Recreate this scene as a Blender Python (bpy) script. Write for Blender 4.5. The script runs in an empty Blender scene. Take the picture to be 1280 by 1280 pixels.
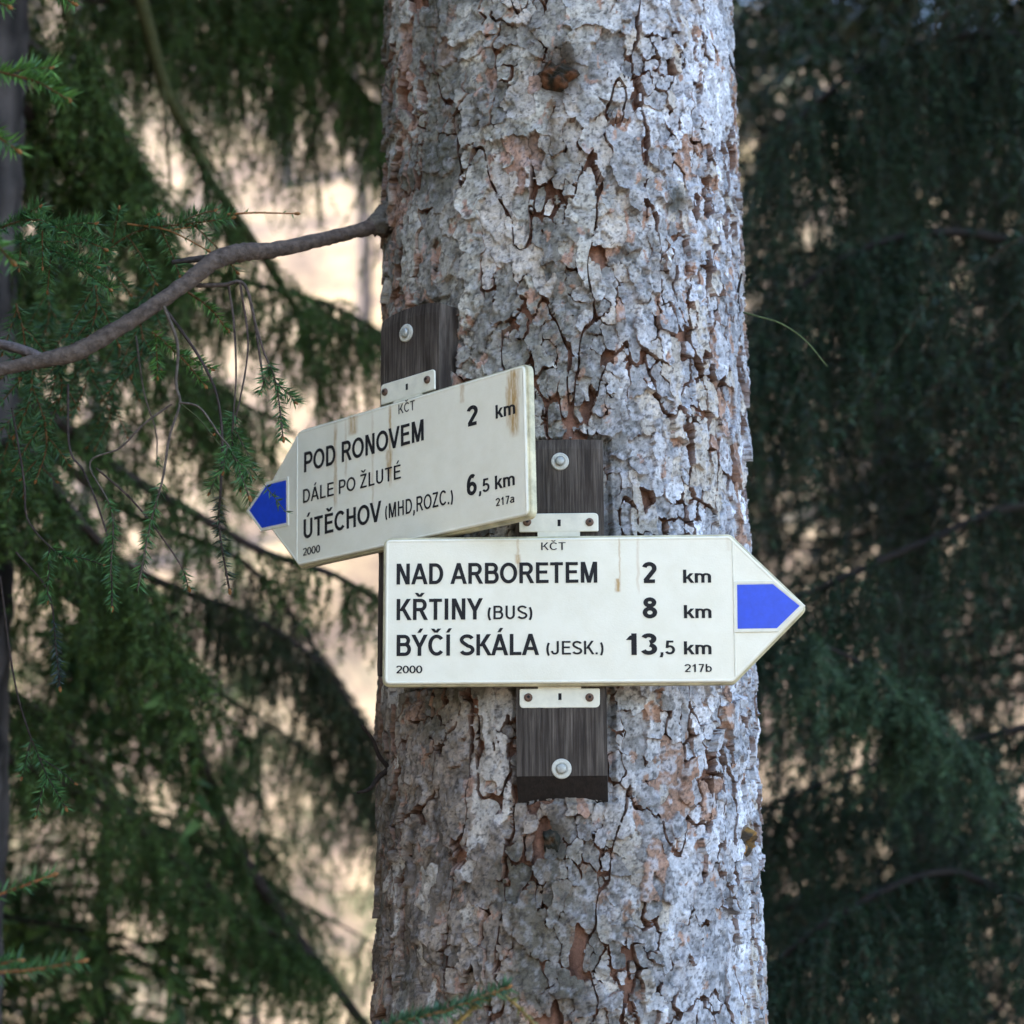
import bpy, math
import numpy as np
from mathutils import Matrix, Vector

# ------------------------------------------------------------------ camera, world, sun, exposure
scene = bpy.context.scene
COL = scene.collection
F_PX, PITCH, ROLL, CAM_Z = 2300.0, 0.2046, -0.0043, 1.6      # focal length in photo pixels (1280 wide)
cam_data = bpy.data.cameras.new('camera')
cam = bpy.data.objects.new('camera', cam_data)
COL.objects.link(cam)
cam_data.sensor_fit = 'HORIZONTAL'
cam_data.sensor_width = 36.0
cam_data.lens = 36.0 * F_PX / 1280.0
cam_data.clip_start, cam_data.clip_end = 0.05, 2000.0
cam_data.dof.use_dof = True
cam_data.dof.focus_distance = 2.36
cam_data.dof.aperture_fstop = 3.8
cam.matrix_world = (Matrix.Translation((0, 0, CAM_Z)) @ Matrix.Rotation(math.pi / 2 + PITCH, 4, 'X')
                    @ Matrix.Rotation(ROLL, 4, 'Z'))
scene.camera = cam

SUN_DIR = Vector((-0.74, -0.22, 0.64)).normalized()            # towards the sun
world = bpy.data.worlds.new('World')
scene.world = world
world.use_nodes = True
wn = world.node_tree.nodes
sky = wn.new('ShaderNodeTexSky')
sky.sky_type = 'NISHITA'
sky.sun_disc = False
sky.sun_elevation = math.asin(SUN_DIR.z)
sky.sun_rotation = math.atan2(SUN_DIR.x, SUN_DIR.y)
sky.air_density = 1.0
sky.dust_density = 1.3
sky.ozone_density = 1.0
world.node_tree.links.new(sky.outputs[0], wn['Background'].inputs[0])
wn['Background'].inputs[1].default_value = 0.15
sun_data = bpy.data.lights.new('sun', 'SUN')
sun_data.energy = 2.2
sun_data.angle = math.radians(0.5)
sun_data.color = (1.0, 0.93, 0.82)
sun = bpy.data.objects.new('sun', sun_data)
COL.objects.link(sun)
sun.rotation_euler = SUN_DIR.to_track_quat('Z', 'Y').to_euler()
sun.location = (-8, -4, 12)

vs = scene.view_settings
vs.view_transform = 'Standard'
vs.look = 'None'
vs.exposure = 2.55
vs.gamma = 1.0
vs.use_curve_mapping = False
scene.render.engine = 'CYCLES'
scene.cycles.use_denoising = True
scene.cycles.max_bounces = 6
scene.cycles.diffuse_bounces = 4
scene.cycles.glossy_bounces = 2
scene.cycles.transparent_max_bounces = 4

# ------------------------------------------------------------------ helpers
RNG = np.random.default_rng(7)
cP, sP = math.cos(PITCH), math.sin(PITCH)


def ray(px, py):
    """direction in the world of a photo pixel (y component is not normalised)"""
    X, Y = px - 640.0, py - 640.0
    cr, sr = math.cos(ROLL), math.sin(ROLL)
    x, y = cr * X + sr * Y, -sr * X + cr * Y
    x, u = x / F_PX, -y / F_PX
    return np.array([x, cP - u * sP, sP + u * cP])


def at(px, py, depth):
    """the point at forward distance depth seen at a pixel"""
    d = ray(px, py)
    return np.array([0, 0, CAM_Z]) + d * (depth / d[1])


def link(o, parent=None):
    COL.objects.link(o)
    if parent is not None:
        o.parent = parent
    return o


def mesh_obj(name, verts, faces, mat, parent=None, cols=None, smooth=False):
    """faces: (n,3) or (n,4) int array, or a python list of tuples"""
    me = bpy.data.meshes.new(name)
    verts = np.asarray(verts, dtype=np.float32)
    if isinstance(faces, np.ndarray):
        n, k = faces.shape
        me.vertices.add(len(verts))
        me.vertices.foreach_set('co', verts.ravel())
        me.loops.add(n * k)
        me.loops.foreach_set('vertex_index', faces.astype(np.int32).ravel())
        me.polygons.add(n)
        me.polygons.foreach_set('loop_start', np.arange(0, n * k, k, dtype=np.int32))
        me.update(calc_edges=True)
    else:
        me.from_pydata([tuple(map(float, v)) for v in verts], [], faces)
    if cols is not None:
        a = me.attributes.new('col', 'FLOAT_COLOR', 'POINT')
        c = np.ones((len(verts), 4), np.float32)
        c[:, :3] = cols
        a.data.foreach_set('color', c.ravel())
    if smooth:
        me.polygons.foreach_set('use_smooth', np.ones(len(me.polygons), dtype=bool))
    me.validate()
    me.materials.append(mat)
    return link(bpy.data.objects.new(name, me), parent)


def tag(o, label, cat=None, group=None, kind=None):
    if label:
        o['label'] = label
    if cat:
        o['category'] = cat
    if group:
        o['group'] = group
    if kind:
        o['kind'] = kind
    return o


def empty(name, loc=(0, 0, 0)):
    o = link(bpy.data.objects.new(name, None))
    o.location = loc
    o.empty_display_size = 0.1
    return o


# value noise -------------------------------------------------------------
_TAB = np.random.default_rng(3).random((256, 256)).astype(np.float32)


def vnoise(x, y, seed=0):
    x = x + seed * 17.31
    y = y + seed * 9.77
    xi, yi = np.floor(x).astype(int), np.floor(y).astype(int)
    fx, fy = x - xi, y - yi
    fx, fy = fx * fx * (3 - 2 * fx), fy * fy * (3 - 2 * fy)
    a, b = _TAB[xi & 255, yi & 255], _TAB[(xi + 1) & 255, yi & 255]
    c, d = _TAB[xi & 255, (yi + 1) & 255], _TAB[(xi + 1) & 255, (yi + 1) & 255]
    return (a + (b - a) * fx) * (1 - fy) + (c + (d - c) * fx) * fy


def fbm(x, y, seed=0, octaves=4):
    s, amp, t = 0, 1.0, 0
    for o in range(octaves):
        s = s + amp * vnoise(x * 2 ** o, y * 2 ** o, seed + o * 3)
        t += amp
        amp *= 0.5
    return s / t


class Acc:
    """collects triangles with a colour per vertex"""
    def __init__(self):
        self.v, self.f, self.c, self.n = [], [], [], 0

    def add(self, v, f, c):
        v = np.asarray(v, np.float32).reshape(-1, 3)
        c = np.broadcast_to(np.asarray(c, np.float32), v.shape)
        self.v.append(v)
        self.f.append(np.asarray(f, np.int64) + self.n)
        self.c.append(c)
        self.n += len(v)

    def build(self, name, mat, parent=None, origin=None, smooth=False):
        v = np.concatenate(self.v)
        if origin is not None:
            v = v - np.asarray(origin, np.float32)
        return mesh_obj(name, v, np.concatenate(self.f), mat, parent, np.concatenate(self.c), smooth)


def norm(v):
    return v / np.maximum(np.linalg.norm(v, axis=-1, keepdims=True), 1e-9)


def smooth_path(pts, n):
    """Catmull-Rom through the points, n samples"""
    P = np.asarray(pts, float)
    if len(P) == 2:
        t = np.linspace(0, 1, n)[:, None]
        return P[0] * (1 - t) + P[1] * t
    Q = np.vstack([2 * P[0] - P[1], P, 2 * P[-1] - P[-2]])
    s = np.linspace(0, len(P) - 1 - 1e-6, n)
    i = s.astype(int)
    t = (s - i)[:, None]
    a, b, c, d = Q[i], Q[i + 1], Q[i + 2], Q[i + 3]
    return 0.5 * (2 * b + (c - a) * t + (2 * a - 5 * b + 4 * c - d) * t ** 2 + (3 * b - a - 3 * c + d) * t ** 3)


def tube(acc, pts, rad, col, sides=7, rough=0.0, rng=RNG, cap=True):
    P = np.asarray(pts, float)
    n = len(P)
    rad = np.broadcast_to(np.asarray(rad, float), (n,))
    T = norm(np.gradient(P, axis=0))
    up = np.array([0.31, 0.2, 0.93])
    if abs(T.mean(0) @ up) > 0.85 * np.linalg.norm(T.mean(0)):
        up = np.array([0.95, 0.3, 0.05])
    A = norm(np.cross(T, up))
    B = np.cross(T, A)
    ang = np.arange(sides) * 2 * np.pi / sides
    rr = rad[:, None] * (1 + rough * (rng.random((n, sides)) - 0.5) * 2)
    V = P[:, None] + rr[..., None] * (np.cos(ang)[None, :, None] * A[:, None] + np.sin(ang)[None, :, None] * B[:, None])
    i = np.arange(n - 1)[:, None] * sides
    j = np.arange(sides)[None]
    j2 = (j + 1) % sides
    a, b, c, d = i + j, i + j2, i + sides + j2, i + sides + j
    f = np.concatenate([np.stack([a, b, c], -1).reshape(-1, 3), np.stack([a, c, d], -1).reshape(-1, 3)])
    V = V.reshape(-1, 3)
    if cap:
        V = np.vstack([V, P[-1] + T[-1] * rad[-1] * 0.5])
        k = (n - 1) * sides
        f = np.vstack([f, [[k + q, k + (q + 1) % sides, n * sides] for q in range(sides)]])
    col = np.asarray(col, float)
    if col.ndim == 1:
        vv = 1 + 0.5 * (rng.random((len(V), 1)) - 0.5)
        col = col[None] * vv
    acc.add(V, f, col)


def needles(acc, P, T, length, width, angle, rng, c0, c1, up_bias=0.0, wide=False):
    """one thin blade per base point; c0 base tone, c1 bright tone"""
    n = len(P)
    if n == 0:
        return
    R = rng.normal(size=(n, 3))
    R[:, 2] += up_bias
    R -= (R * T).sum(1, keepdims=True) * T
    R = norm(R)
    a = np.radians(np.asarray(angle) + rng.normal(0, 9, n))[:, None]
    D = norm(T * np.cos(a) + R * np.sin(a))
    L = (np.asarray(length) * (0.7 + 0.5 * rng.random(n)))[:, None]
    W = norm(np.cross(D, rng.normal(size=(n, 3)))) * (np.asarray(width) * 0.5).reshape(-1, 1)
    tone = (rng.random((n, 1)) ** 1.6)
    C = np.asarray(c0) * (1 - tone) + np.asarray(c1) * tone
    if wide:                                   # a four-sided blade with two faces
        V = np.stack([P, P + D * L * 0.35 + W, P + D * L, P + D * L * 0.35 - W], 1).reshape(-1, 3)
        k = np.arange(n)[:, None] * 4
        f = np.concatenate([k + [[0, 1, 2]], k + [[0, 2, 3]]])
        C = np.repeat(C, 4, 0)
    else:
        V = np.stack([P - W, P + W, P + D * L], 1).reshape(-1, 3)
        f = np.arange(n * 3).reshape(n, 3)
        C = np.repeat(C, 3, 0)
    acc.add(V, f, C)


def shoots(wood, leaf, S, D, L, droop, per_m, nl, nw, rng, c0, c1, wcol=(0.05, 0.035, 0.022), t0=0.05, r0=0.0022, ang=52):
    """many drooping shoots at once: S starts, D unit directions, L lengths, droop (0..1+)"""
    B = len(S)
    if B == 0:
        return
    droop = np.broadcast_to(np.asarray(droop, float), (B,))
    G = np.array([0, 0, -1.0])
    # wood: a thin flat twig in two pieces
    ts = np.array([0, 0.5, 1.0])
    pts = S[:, None] + D[:, None] * (L[:, None] * ts)[..., None] + G * (L * droop)[:, None, None] * (ts ** 2)[None, :, None]
    A = norm(np.cross(D, rng.normal(size=(B, 3))))
    off = A[:, None] * (r0 * np.array([1, 0.7, 0.25]))[None, :, None]
    V = np.stack([pts - off, pts + off], 2)     # B,3,2,3
    base = np.arange(B)[:, None] * 6
    f = np.concatenate([base + [[0, 1, 3]], base + [[0, 3, 2]], base + [[2, 3, 5]], base + [[2, 5, 4]]])
    wood.add(V.reshape(-1, 3), f, wcol)
    # needles
    cnt = np.maximum(4, (L * per_m).astype(int))
    idx = np.repeat(np.arange(B), cnt)
    t = t0 + (1 - t0) * rng.random(len(idx))
    P = S[idx] + D[idx] * (L[idx] * t)[:, None] + G * (L[idx] * droop[idx] * t * t)[:, None]
    T = norm(D[idx] + G * (2 * droop[idx] * t)[:, None])
    br = (0.75 + 0.5 * rng.random(B))[idx][:, None]
    tip = (t > 0.8)[:, None]
    c0 = np.asarray(c0) * br
    c1 = np.where(tip, np.asarray(c1) * 1.25, np.asarray(c1)) * br
    needles(leaf, P, T, nl, nw, ang, rng, c0, c1)


# ------------------------------------------------------------------ materials
def new_mat(name):
    m = bpy.data.materials.new(name)
    m.use_nodes = True
    nt = m.node_tree
    return m, nt.nodes, nt.links, nt.nodes['Principled BSDF']


def ramp(nodes, stops):
    r = nodes.new('ShaderNodeValToRGB')
    e = r.color_ramp.elements
    while len(e) > 1:
        e.remove(e[-1])
    e[0].position, e[0].color = stops[0][0], (*stops[0][1], 1)
    for p, c in stops[1:]:
        q = e.new(p)
        q.color = (*c, 1)
    return r


def tex(nodes, links, scale, detail=4, rough=0.6, stretch=None, kind='Object', distort=0.0):
    co = nodes.new('ShaderNodeTexCoord')
    nz = nodes.new('ShaderNodeTexNoise')
    nz.inputs['Scale'].default_value = scale
    nz.inputs['Detail'].default_value = detail
    nz.inputs['Roughness'].default_value = rough
    nz.inputs['Distortion'].default_value = distort
    if stretch:
        mp = nodes.new('ShaderNodeMapping')
        mp.inputs['Scale'].default_value = stretch
        links.new(co.outputs[kind], mp.inputs[0])
        links.new(mp.outputs[0], nz.inputs['Vector'])
    else:
        links.new(co.outputs[kind], nz.inputs['Vector'])
    return nz


def mix(nodes, links, a, b, fac, mode='MIX'):
    m = nodes.new('ShaderNodeMix')
    m.data_type = 'RGBA'
    m.blend_type = mode
    for s, v in ((0, fac), (6, a), (7, b)):
        if hasattr(v, 'is_output'):
            links.new(v, m.inputs[s])
        else:
            m.inputs[s].default_value = v if s == 0 else (*v, 1)
    return m.outputs[2]


def bump(nodes, links, bsdf, height, strength, dist):
    b = nodes.new('ShaderNodeBump')
    b.inputs['Strength'].default_value = strength
    b.inputs['Distance'].default_value = dist
    links.new(height, b.inputs['Height'])
    links.new(b.outputs[0], bsdf.inputs['Normal'])
    return b


def mat_vcol(name, rough=0.85, spec=0.3, speck=None, bmp=None, translucent=0.0):
    m, n, l, p = new_mat(name)
    a = n.new('ShaderNodeAttribute')
    a.attribute_name = 'col'
    col = a.outputs['Color']
    if speck:
        nz = tex(n, l, speck[0], 5, 0.7)
        r = ramp(n, [(0.28, (speck[1],) * 3), (0.5, (1, 1, 1)), (0.74, (speck[2],) * 3)])
        l.new(nz.outputs[0], r.inputs[0])
        col = mix(n, l, col, r.outputs[0], 1.0, 'MULTIPLY')
    if bmp:
        nb = tex(n, l, bmp[0], 6, 0.7, bmp[3] if len(bmp) > 3 else None)
        bump(n, l, p, nb.outputs[0], bmp[1], bmp[2])
    l.new(col, p.inputs['Base Color'])
    p.inputs['Roughness'].default_value = rough
    p.inputs['Specular IOR Level'].default_value = spec
    if translucent:
        tr = n.new('ShaderNodeBsdfTranslucent')
        l.new(col, tr.inputs['Color'])
        ms = n.new('ShaderNodeMixShader')
        ms.inputs[0].default_value = translucent
        l.new(p.outputs[0], ms.inputs[1])
        l.new(tr.outputs[0], ms.inputs[2])
        l.new(ms.outputs[0], n['Material Output'].inputs[0])
    return m


M = {}
M['bark'] = mat_vcol('bark', 0.82, 0.25, (210, 0.55, 1.3), (330, 0.9, 0.0022))
M['twigwood'] = mat_vcol('twig_wood', 0.85, 0.2)
M['limb'] = mat_vcol('limb_bark', 0.8, 0.25, (110, 0.45, 1.5), (170, 0.9, 0.005))
M['needle'] = mat_vcol('needle', 0.42, 0.35, translucent=0.15)
M['needle_far'] = mat_vcol('needle_shaded', 0.55, 0.3, translucent=0.12)


def mat_wood():
    m, n, l, p = new_mat('weathered_wood')
    g = tex(n, l, 1, 8, 0.65, (260, 90, 9))
    r = ramp(n, [(0.25, (0.014, 0.010, 0.009)), (0.45, (0.050, 0.041, 0.033)), (0.6, (0.108, 0.094, 0.078)), (0.8, (0.22, 0.20, 0.172))])
    l.new(g.outputs[0], r.inputs[0])
    big = tex(n, l, 22, 3, 0.6, (1, 1, 0.4))
    r2 = ramp(n, [(0.3, (0.5, 0.45, 0.42)), (0.65, (1.15, 1.1, 1.1))])
    l.new(big.outputs[0], r2.inputs[0])
    l.new(mix(n, l, r.outputs[0], r2.outputs[0], 1.0, 'MULTIPLY'), p.inputs['Base Color'])
    bump(n, l, p, g.outputs[0], 0.7, 0.002)
    p.inputs['Roughness'].default_value = 0.75
    p.inputs['Specular IOR Level'].default_value = 0.25
    return m


def mat_endgrain():
    m, n, l, p = new_mat('wood_end_grain')
    g = tex(n, l, 160, 5, 0.7, (1, 0.4, 1))
    r = ramp(n, [(0.3, (0.008, 0.006, 0.005)), (0.7, (0.028, 0.02, 0.017))])
    l.new(g.outputs[0], r.inputs[0])
    l.new(r.outputs[0], p.inputs['Base Color'])
    bump(n, l, p, g.outputs[0], 0.6, 0.002)
    p.inputs['Roughness'].default_value = 0.85
    return m


def mat_cream(name, streaks):
    """cream enamel: fine orange peel, dust, rain streaks of rust"""
    m, n, l, p = new_mat(name)
    base = (0.87, 0.83, 0.685)
    dirt = tex(n, l, 26, 6, 0.65)
    r = ramp(n, [(0.30, (0.94, 0.93, 0.90)), (0.6, (1, 1, 1))])
    l.new(dirt.outputs[0], r.inputs[0])
    col = mix(n, l, base, r.outputs[0], 1.0, 'MULTIPLY')
    # vertical rust runs: box masks in the local x and z of the panel, broken up by noise
    co = n.new('ShaderNodeTexCoord')
    sep = n.new('ShaderNodeSeparateXYZ')
    wob = tex(n, l, 60, 3, 0.6)
    wob2 = tex(n, l, 1, 4, 0.65, (240, 240, 45))
    l.new(co.outputs['Object'], sep.inputs[0])

    def math_(op, a, b=None, c=None):
        k = n.new('ShaderNodeMath')
        k.operation = op
        for i, v in enumerate((a, b, c)):
            if v is None:
                continue
            if hasattr(v, 'is_output'):
                l.new(v, k.inputs[i])
            else:
                k.inputs[i].default_value = v
        return k.outputs[0]
    wx = math_('MULTIPLY_ADD', wob.outputs[0], 0.006, -0.003)
    total = None
    for (x, z0, z1, w, s) in streaks:
        dx = math_('ABSOLUTE', math_('SUBTRACT', math_('ADD', sep.outputs[0], wx), x))
        mx = n.new('ShaderNodeMapRange')
        l.new(dx, mx.inputs[0])
        mx.inputs[1].default_value, mx.inputs[2].default_value = w, w * 0.3
        zc, zh = (z0 + z1) / 2, abs(z1 - z0) / 2
        dz = math_('ABSOLUTE', math_('SUBTRACT', sep.outputs[2], zc))
        mz = n.new('ShaderNodeMapRange')
        l.new(dz, mz.inputs[0])
        mz.inputs[1].default_value, mz.inputs[2].default_value = zh, zh * 0.75
        k = math_('MULTIPLY', math_('MULTIPLY', mx.outputs[0], mz.outputs[0]), s)
        total = k if total is None else math_('MAXIMUM', total, k)
    brk = n.new('ShaderNodeMapRange')
    l.new(wob2.outputs[0], brk.inputs[0])
    brk.inputs[1].default_value, brk.inputs[2].default_value = 0.36, 0.58
    brk.inputs[3].default_value = 0.35
    fac = math_('MULTIPLY', total, brk.outputs[0])
    col = mix(n, l, col, (0.44, 0.25, 0.065), fac)
    # specks of grime
    sp = tex(n, l, 900, 2, 0.5)
    rs = ramp(n, [(0.22, (0.75, 0.72, 0.64)), (0.34, (1, 1, 1))])
    l.new(sp.outputs[0], rs.inputs[0])
    col = mix(n, l, col, rs.outputs[0], 0.6, 'MULTIPLY')
    # brown grime that gathers along the outer rim
    l.new(col, p.inputs['Base Color'])
    pe = tex(n, l, 420, 2, 0.5)
    bump(n, l, p, pe.outputs[0], 0.25, 0.0006)
    p.inputs['Roughness'].default_value = 0.33
    p.inputs['Specular IOR Level'].default_value = 0.5
    return m


def mat_plain(name, col, rough=0.5, metal=0.0, var=0.25, scale=120):
    m, n, l, p = new_mat(name)
    nz = tex(n, l, scale, 5, 0.65)
    r = ramp(n, [(0.3, tuple(c * (1 - var) for c in col)), (0.7, tuple(min(1, c * (1 + var)) for c in col))])
    l.new(nz.outputs[0], r.inputs[0])
    l.new(r.outputs[0], p.inputs['Base Color'])
    bump(n, l, p, nz.outputs[0], 0.2, 0.0006)
    p.inputs['Roughness'].default_value = rough
    p.inputs['Metallic'].default_value = metal
    return m


M['wood'] = mat_wood()
M['endgrain'] = mat_endgrain()
M['cream'] = mat_plain('cream_rim', (0.76, 0.73, 0.60), 0.38, var=0.1, scale=60)
M['grimy'] = mat_plain('grimy_cream_rim', (0.52, 0.47, 0.30), 0.5, var=0.35, scale=45)
M['letter'] = mat_plain('black_print', (0.020, 0.019, 0.020), 0.7, var=0.35, scale=300)
M['letter'].node_tree.nodes['Principled BSDF'].inputs['Specular IOR Level'].default_value = 0.2
M['blue'] = mat_plain('blue_paint', (0.020, 0.070, 0.62), 0.3, var=0.10, scale=90)
M['washer'] = mat_plain('painted_washer', (0.55, 0.54, 0.47), 0.5, var=0.2, scale=200)
M['bolt'] = mat_plain('bolt_steel', (0.42, 0.43, 0.40), 0.42, 0.4, var=0.25, scale=300)
M['rust'] = mat_plain('rusty_screw', (0.13, 0.075, 0.05), 0.6, 0.3, var=0.5, scale=500)
M['darkslot'] = mat_plain('dark_slot', (0.012, 0.010, 0.010), 0.9)


def mat_ground():
    m, n, l, p = new_mat('leaf_litter')
    a = tex(n, l, 0.9, 8, 0.74, (1, 0.8, 0.8))
    r = ramp(n, [(0.30, (0.05, 0.045, 0.03)), (0.43, (0.17, 0.125, 0.10)), (0.54, (0.30, 0.235, 0.160)), (0.72, (0.40, 0.34, 0.21))])
    l.new(a.outputs[0], r.inputs[0])
    b = tex(n, l, 0.12, 4, 0.6)
    r2 = ramp(n, [(0.35, (0.75, 0.70, 0.62)), (0.5, (1.0, 0.95, 0.92)), (0.65, (1.1, 1.05, 0.85))])
    l.new(b.outputs[0], r2.inputs[0])
    l.new(mix(n, l, r.outputs[0], r2.outputs[0], 1.0, 'MULTIPLY'), p.inputs['Base Color'])
    bump(n, l, p, a.outputs[0], 0.6, 0.08)
    p.inputs['Roughness'].default_value = 0.95
    return m


M['ground'] = mat_ground()

# ------------------------------------------------------------------ ground and the far slope (one sheet)
def ground_z(x, y):
    t = np.clip((y - 13.0) / 10.0, 0, 1)
    ridge = 62 - 0.9 * np.clip(x, -10, 40) * (1 + np.clip(x, 0, 60) / 60)
    s = t * t * (3 - 2 * t)
    rise = np.clip(y - 16.0, 0, None) * 0.85
    z = ridge * np.tanh(rise / np.maximum(ridge, 8)) * s
    return z + 0.10 * (fbm(x * 0.5, y * 0.5, 5) - 0.5) * (0.3 + 4 * t)


gx = np.concatenate([np.linspace(-200, -30, 35)[:-1], np.linspace(-30, 30, 91), np.linspace(30, 200, 35)[1:]])
gy = np.concatenate([np.linspace(-120, -10, 20)[:-1], np.linspace(-10, 60, 101), np.linspace(60, 260, 41)[1:]])
GX, GY = np.meshgrid(gx, gy)
near_tree = np.exp(-((GX - 0.075) ** 2 + (GY - 2.585) ** 2) / 0.5)
GZ = ground_z(GX, GY) * (1 - near_tree)
nx, ny = len(gx), len(gy)
ii = (np.arange(ny - 1)[:, None] * nx + np.arange(nx - 1)[None]).ravel()
gf = np.stack([ii, ii + 1, ii + nx + 1, ii + nx], 1)
ground = mesh_obj('ground', np.stack([GX, GY, GZ], -1).reshape(-1, 3), gf, M['ground'], smooth=True)
tag(ground, 'leaf covered forest floor rising into a pale dry slope', None, None, 'structure')

# ------------------------------------------------------------------ the big spruce trunk with its bark
AX, AY, TR = 0.075, 2.585, 0.2545          # trunk axis and radius (to the middle of the bark)
ORG = np.array([AX, AY, 0.0])
main_tree = empty('spruce_tree', (AX, AY, 0))
tag(main_tree, 'thick spruce trunk with flaky grey and orange bark carrying both trail signs', 'tree')


def on_trunk(px, py, r=TR):
    """(theta, z) where a photo pixel meets the trunk; theta 0 faces the camera, positive to the right"""
    d = ray(px, py)
    a = d[0] ** 2 + d[1] ** 2
    b = -2 * (d[0] * AX + d[1] * AY)
    c = AX ** 2 + AY ** 2 - r * r
    q = max(b * b - 4 * a * c, 0)
    t = (-b - math.sqrt(q)) / (2 * a)
    x, y = d[0] * t - AX, d[1] * t - AY
    return math.atan2(x, -y), CAM_Z + d[2] * t


def cyl(th, z, r):
    return np.stack([r * np.sin(th), -r * np.cos(th), z], -1)


Z0, Z1, TH = 1.36, 3.02, math.radians(102)
# inner core over the full height: reddish inner bark where scales cover it, coarse bark above and below
zz = np.concatenate([np.linspace(-0.15, 1.34, 40), np.linspace(1.36, 3.02, 170), np.linspace(3.04, 11.0, 90)])
tt = np.linspace(-math.pi, math.pi, 241)[:-1]
T2, Z2 = np.meshgrid(tt, zz)
inside = ((Z2 > Z0 - 0.01) & (Z2 < Z1 + 0.01) & (np.abs(T2) < TH + 0.01)).astype(float)
px_ = np.cos(T2) * 3.1 + 40
py_ = np.sin(T2) * 3.1 + 40
lump = fbm(px_ * 9 + Z2 * 2.7, py_ * 9 + Z2 * 26, 2, 4) - 0.5
flare = 0.10 * np.exp(-np.clip(Z2, 0, 9) / 0.28)
r2 = (TR - 0.0085 + 0.010 * lump) * inside + (1 - inside) * (TR + 0.016 * lump) + flare - np.clip(Z2 - 3.2, 0, 20) * 0.009
core_c = fbm(px_ * 9 + Z2 * 3, py_ * 9 + Z2 * 20, 9, 4)[..., None]
red = np.array([0.27, 0.145, 0.10]) * (0.15 + 1.45 * np.clip((core_c - 0.25) * 2, 0, 1))
out = np.array([0.17, 0.145, 0.125]) * (0.5 + core_c)
cc = red * inside[..., None] + out * (1 - inside[..., None])
nz_, nt_ = len(zz), len(tt)
i0 = (np.arange(nz_ - 1)[:, None] * nt_)
j0 = np.arange(nt_)[None]
j1 = (j0 + 1) % nt_
tf = np.stack([i0 + j0, i0 + j1, i0 + nt_ + j1, i0 + nt_ + j0], -1).reshape(-1, 4)
trunk = mesh_obj('trunk', cyl(T2, Z2, r2).reshape(-1, 3), tf, M['bark'], main_tree, cc.reshape(-1, 3), True)

# bark scales: warped, merged cells on a fine grid of the trunk's surface
STEP = 0.00185
nu = int(2 * TH * TR / STEP)
nv = int((Z1 - Z0) / STEP)
u, v = np.meshgrid(np.linspace(-TH * TR, TH * TR, nu), np.linspace(Z0, Z1, nv))
rj = np.random.default_rng(11)
u = u + (rj.random(u.shape) - 0.5) * STEP * 0.4
v = v + (rj.random(v.shape) - 0.5) * STEP * 0.4
wu = u + (fbm(u * 45, v * 36, 1, 4) - 0.5) * 0.020 + (vnoise(u * 260, v * 260, 4) - 0.5) * 0.0024
wv = v + (fbm(u * 45, v * 36, 21, 4) - 0.5) * 0.026 + (vnoise(u * 260, v * 260, 14) - 0.5) * 0.0024
CU, CV = 0.0160, 0.0260
ou, ov = -TH * TR - 0.06, Z0 - 0.06
ncu, ncv = int((2 * TH * TR + 0.12) / CU) + 1, int((Z1 - Z0 + 0.12) / CV) + 1
su = ou + (np.arange(ncu)[None] + 0.08 + 0.84 * rj.random((ncv, ncu))) * CU
sv = ov + (np.arange(ncv)[:, None] + 0.08 + 0.84 * rj.random((ncv, ncu))) * CV
par = np.arange(ncu * ncv)
size = np.ones(ncu * ncv, int)


def root(i):
    while par[i] != i:
        par[i] = par[par[i]]
        i = par[i]
    return i


big = fbm(np.arange(ncu)[None] * 0.16 + np.zeros((ncv, 1)), np.arange(ncv)[:, None] * 0.13 + np.zeros((1, ncu)), 31, 3)
for a in range(ncv - 1):
    for b in range(ncu - 1):
        q = rj.random()
        k = a * ncu + b
        lim = 1 + int(26 * max(0.0, float(big[a, b]) - 0.3))
        for (dk, pr) in ((ncu, 0.40), (1, 0.26), (ncu + 1, 0.10)):
            if rj.random() < pr * (0.7 + 0.09 * lim):
                r_a, r_b = root(k), root(k + dk)
                if r_a != r_b and size[r_a] + size[r_b] <= lim:
                    par[r_b] = r_a
                    size[r_a] += size[r_b]
rt = np.array([root(i) for i in range(ncu * ncv)])
ci = np.clip(((wu - ou) / CU).astype(int), 2, ncu - 3)
cj = np.clip(((wv - ov) / CV).astype(int), 2, ncv - 3)
best = np.full(u.shape, 9.0)
bid = np.zeros(u.shape, int)
ds, ids = [], []
for dj in range(-2, 3):
    for di in range(-2, 3):
        J, I = cj + dj, ci + di
        d = np.hypot((wu - su[J, I]), (wv - sv[J, I]) * 0.66)
        idn = rt[J * ncu + I]
        ds.append(d)
        ids.append(idn)
        m = d < best
        best = np.where(m, d, best)
        bid = np.where(m, idn, bid)
second = np.full(u.shape, 9.0)
s1u, s1v, s2u, s2v = (np.zeros(u.shape) for _ in range(4))
k = 0
for dj in range(-2, 3):
    for di in range(-2, 3):
        J, I = cj + dj, ci + di
        m = ds[k] <= best
        s1u, s1v = np.where(m, su[J, I], s1u), np.where(m, sv[J, I], s1v)
        m = (ids[k] != bid) & (ds[k] < second)
        second = np.where(m, ds[k], second)
        s2u, s2v = np.where(m, su[J, I], s2u), np.where(m, sv[J, I], s2v)
        k += 1
del ds, ids
sepd = np.maximum(np.hypot(s2u - s1u, (s2v - s1v) * 0.66), 1e-4)
edge = (second ** 2 - best ** 2) / (2 * sepd)     # distance to the scale's rim
rim_u, rim_v = (s2u - s1u) / sepd, (s2v - s1v) / sepd
gapn = fbm(u * 34, v * 17, 51, 3)
gapw = 0.008 * (gapn - 0.58)
chan = np.abs(fbm(u * 15, v * 4.5, 61, 4) - 0.5)  # long torn fissures
gone = chan < 0.012
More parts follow.
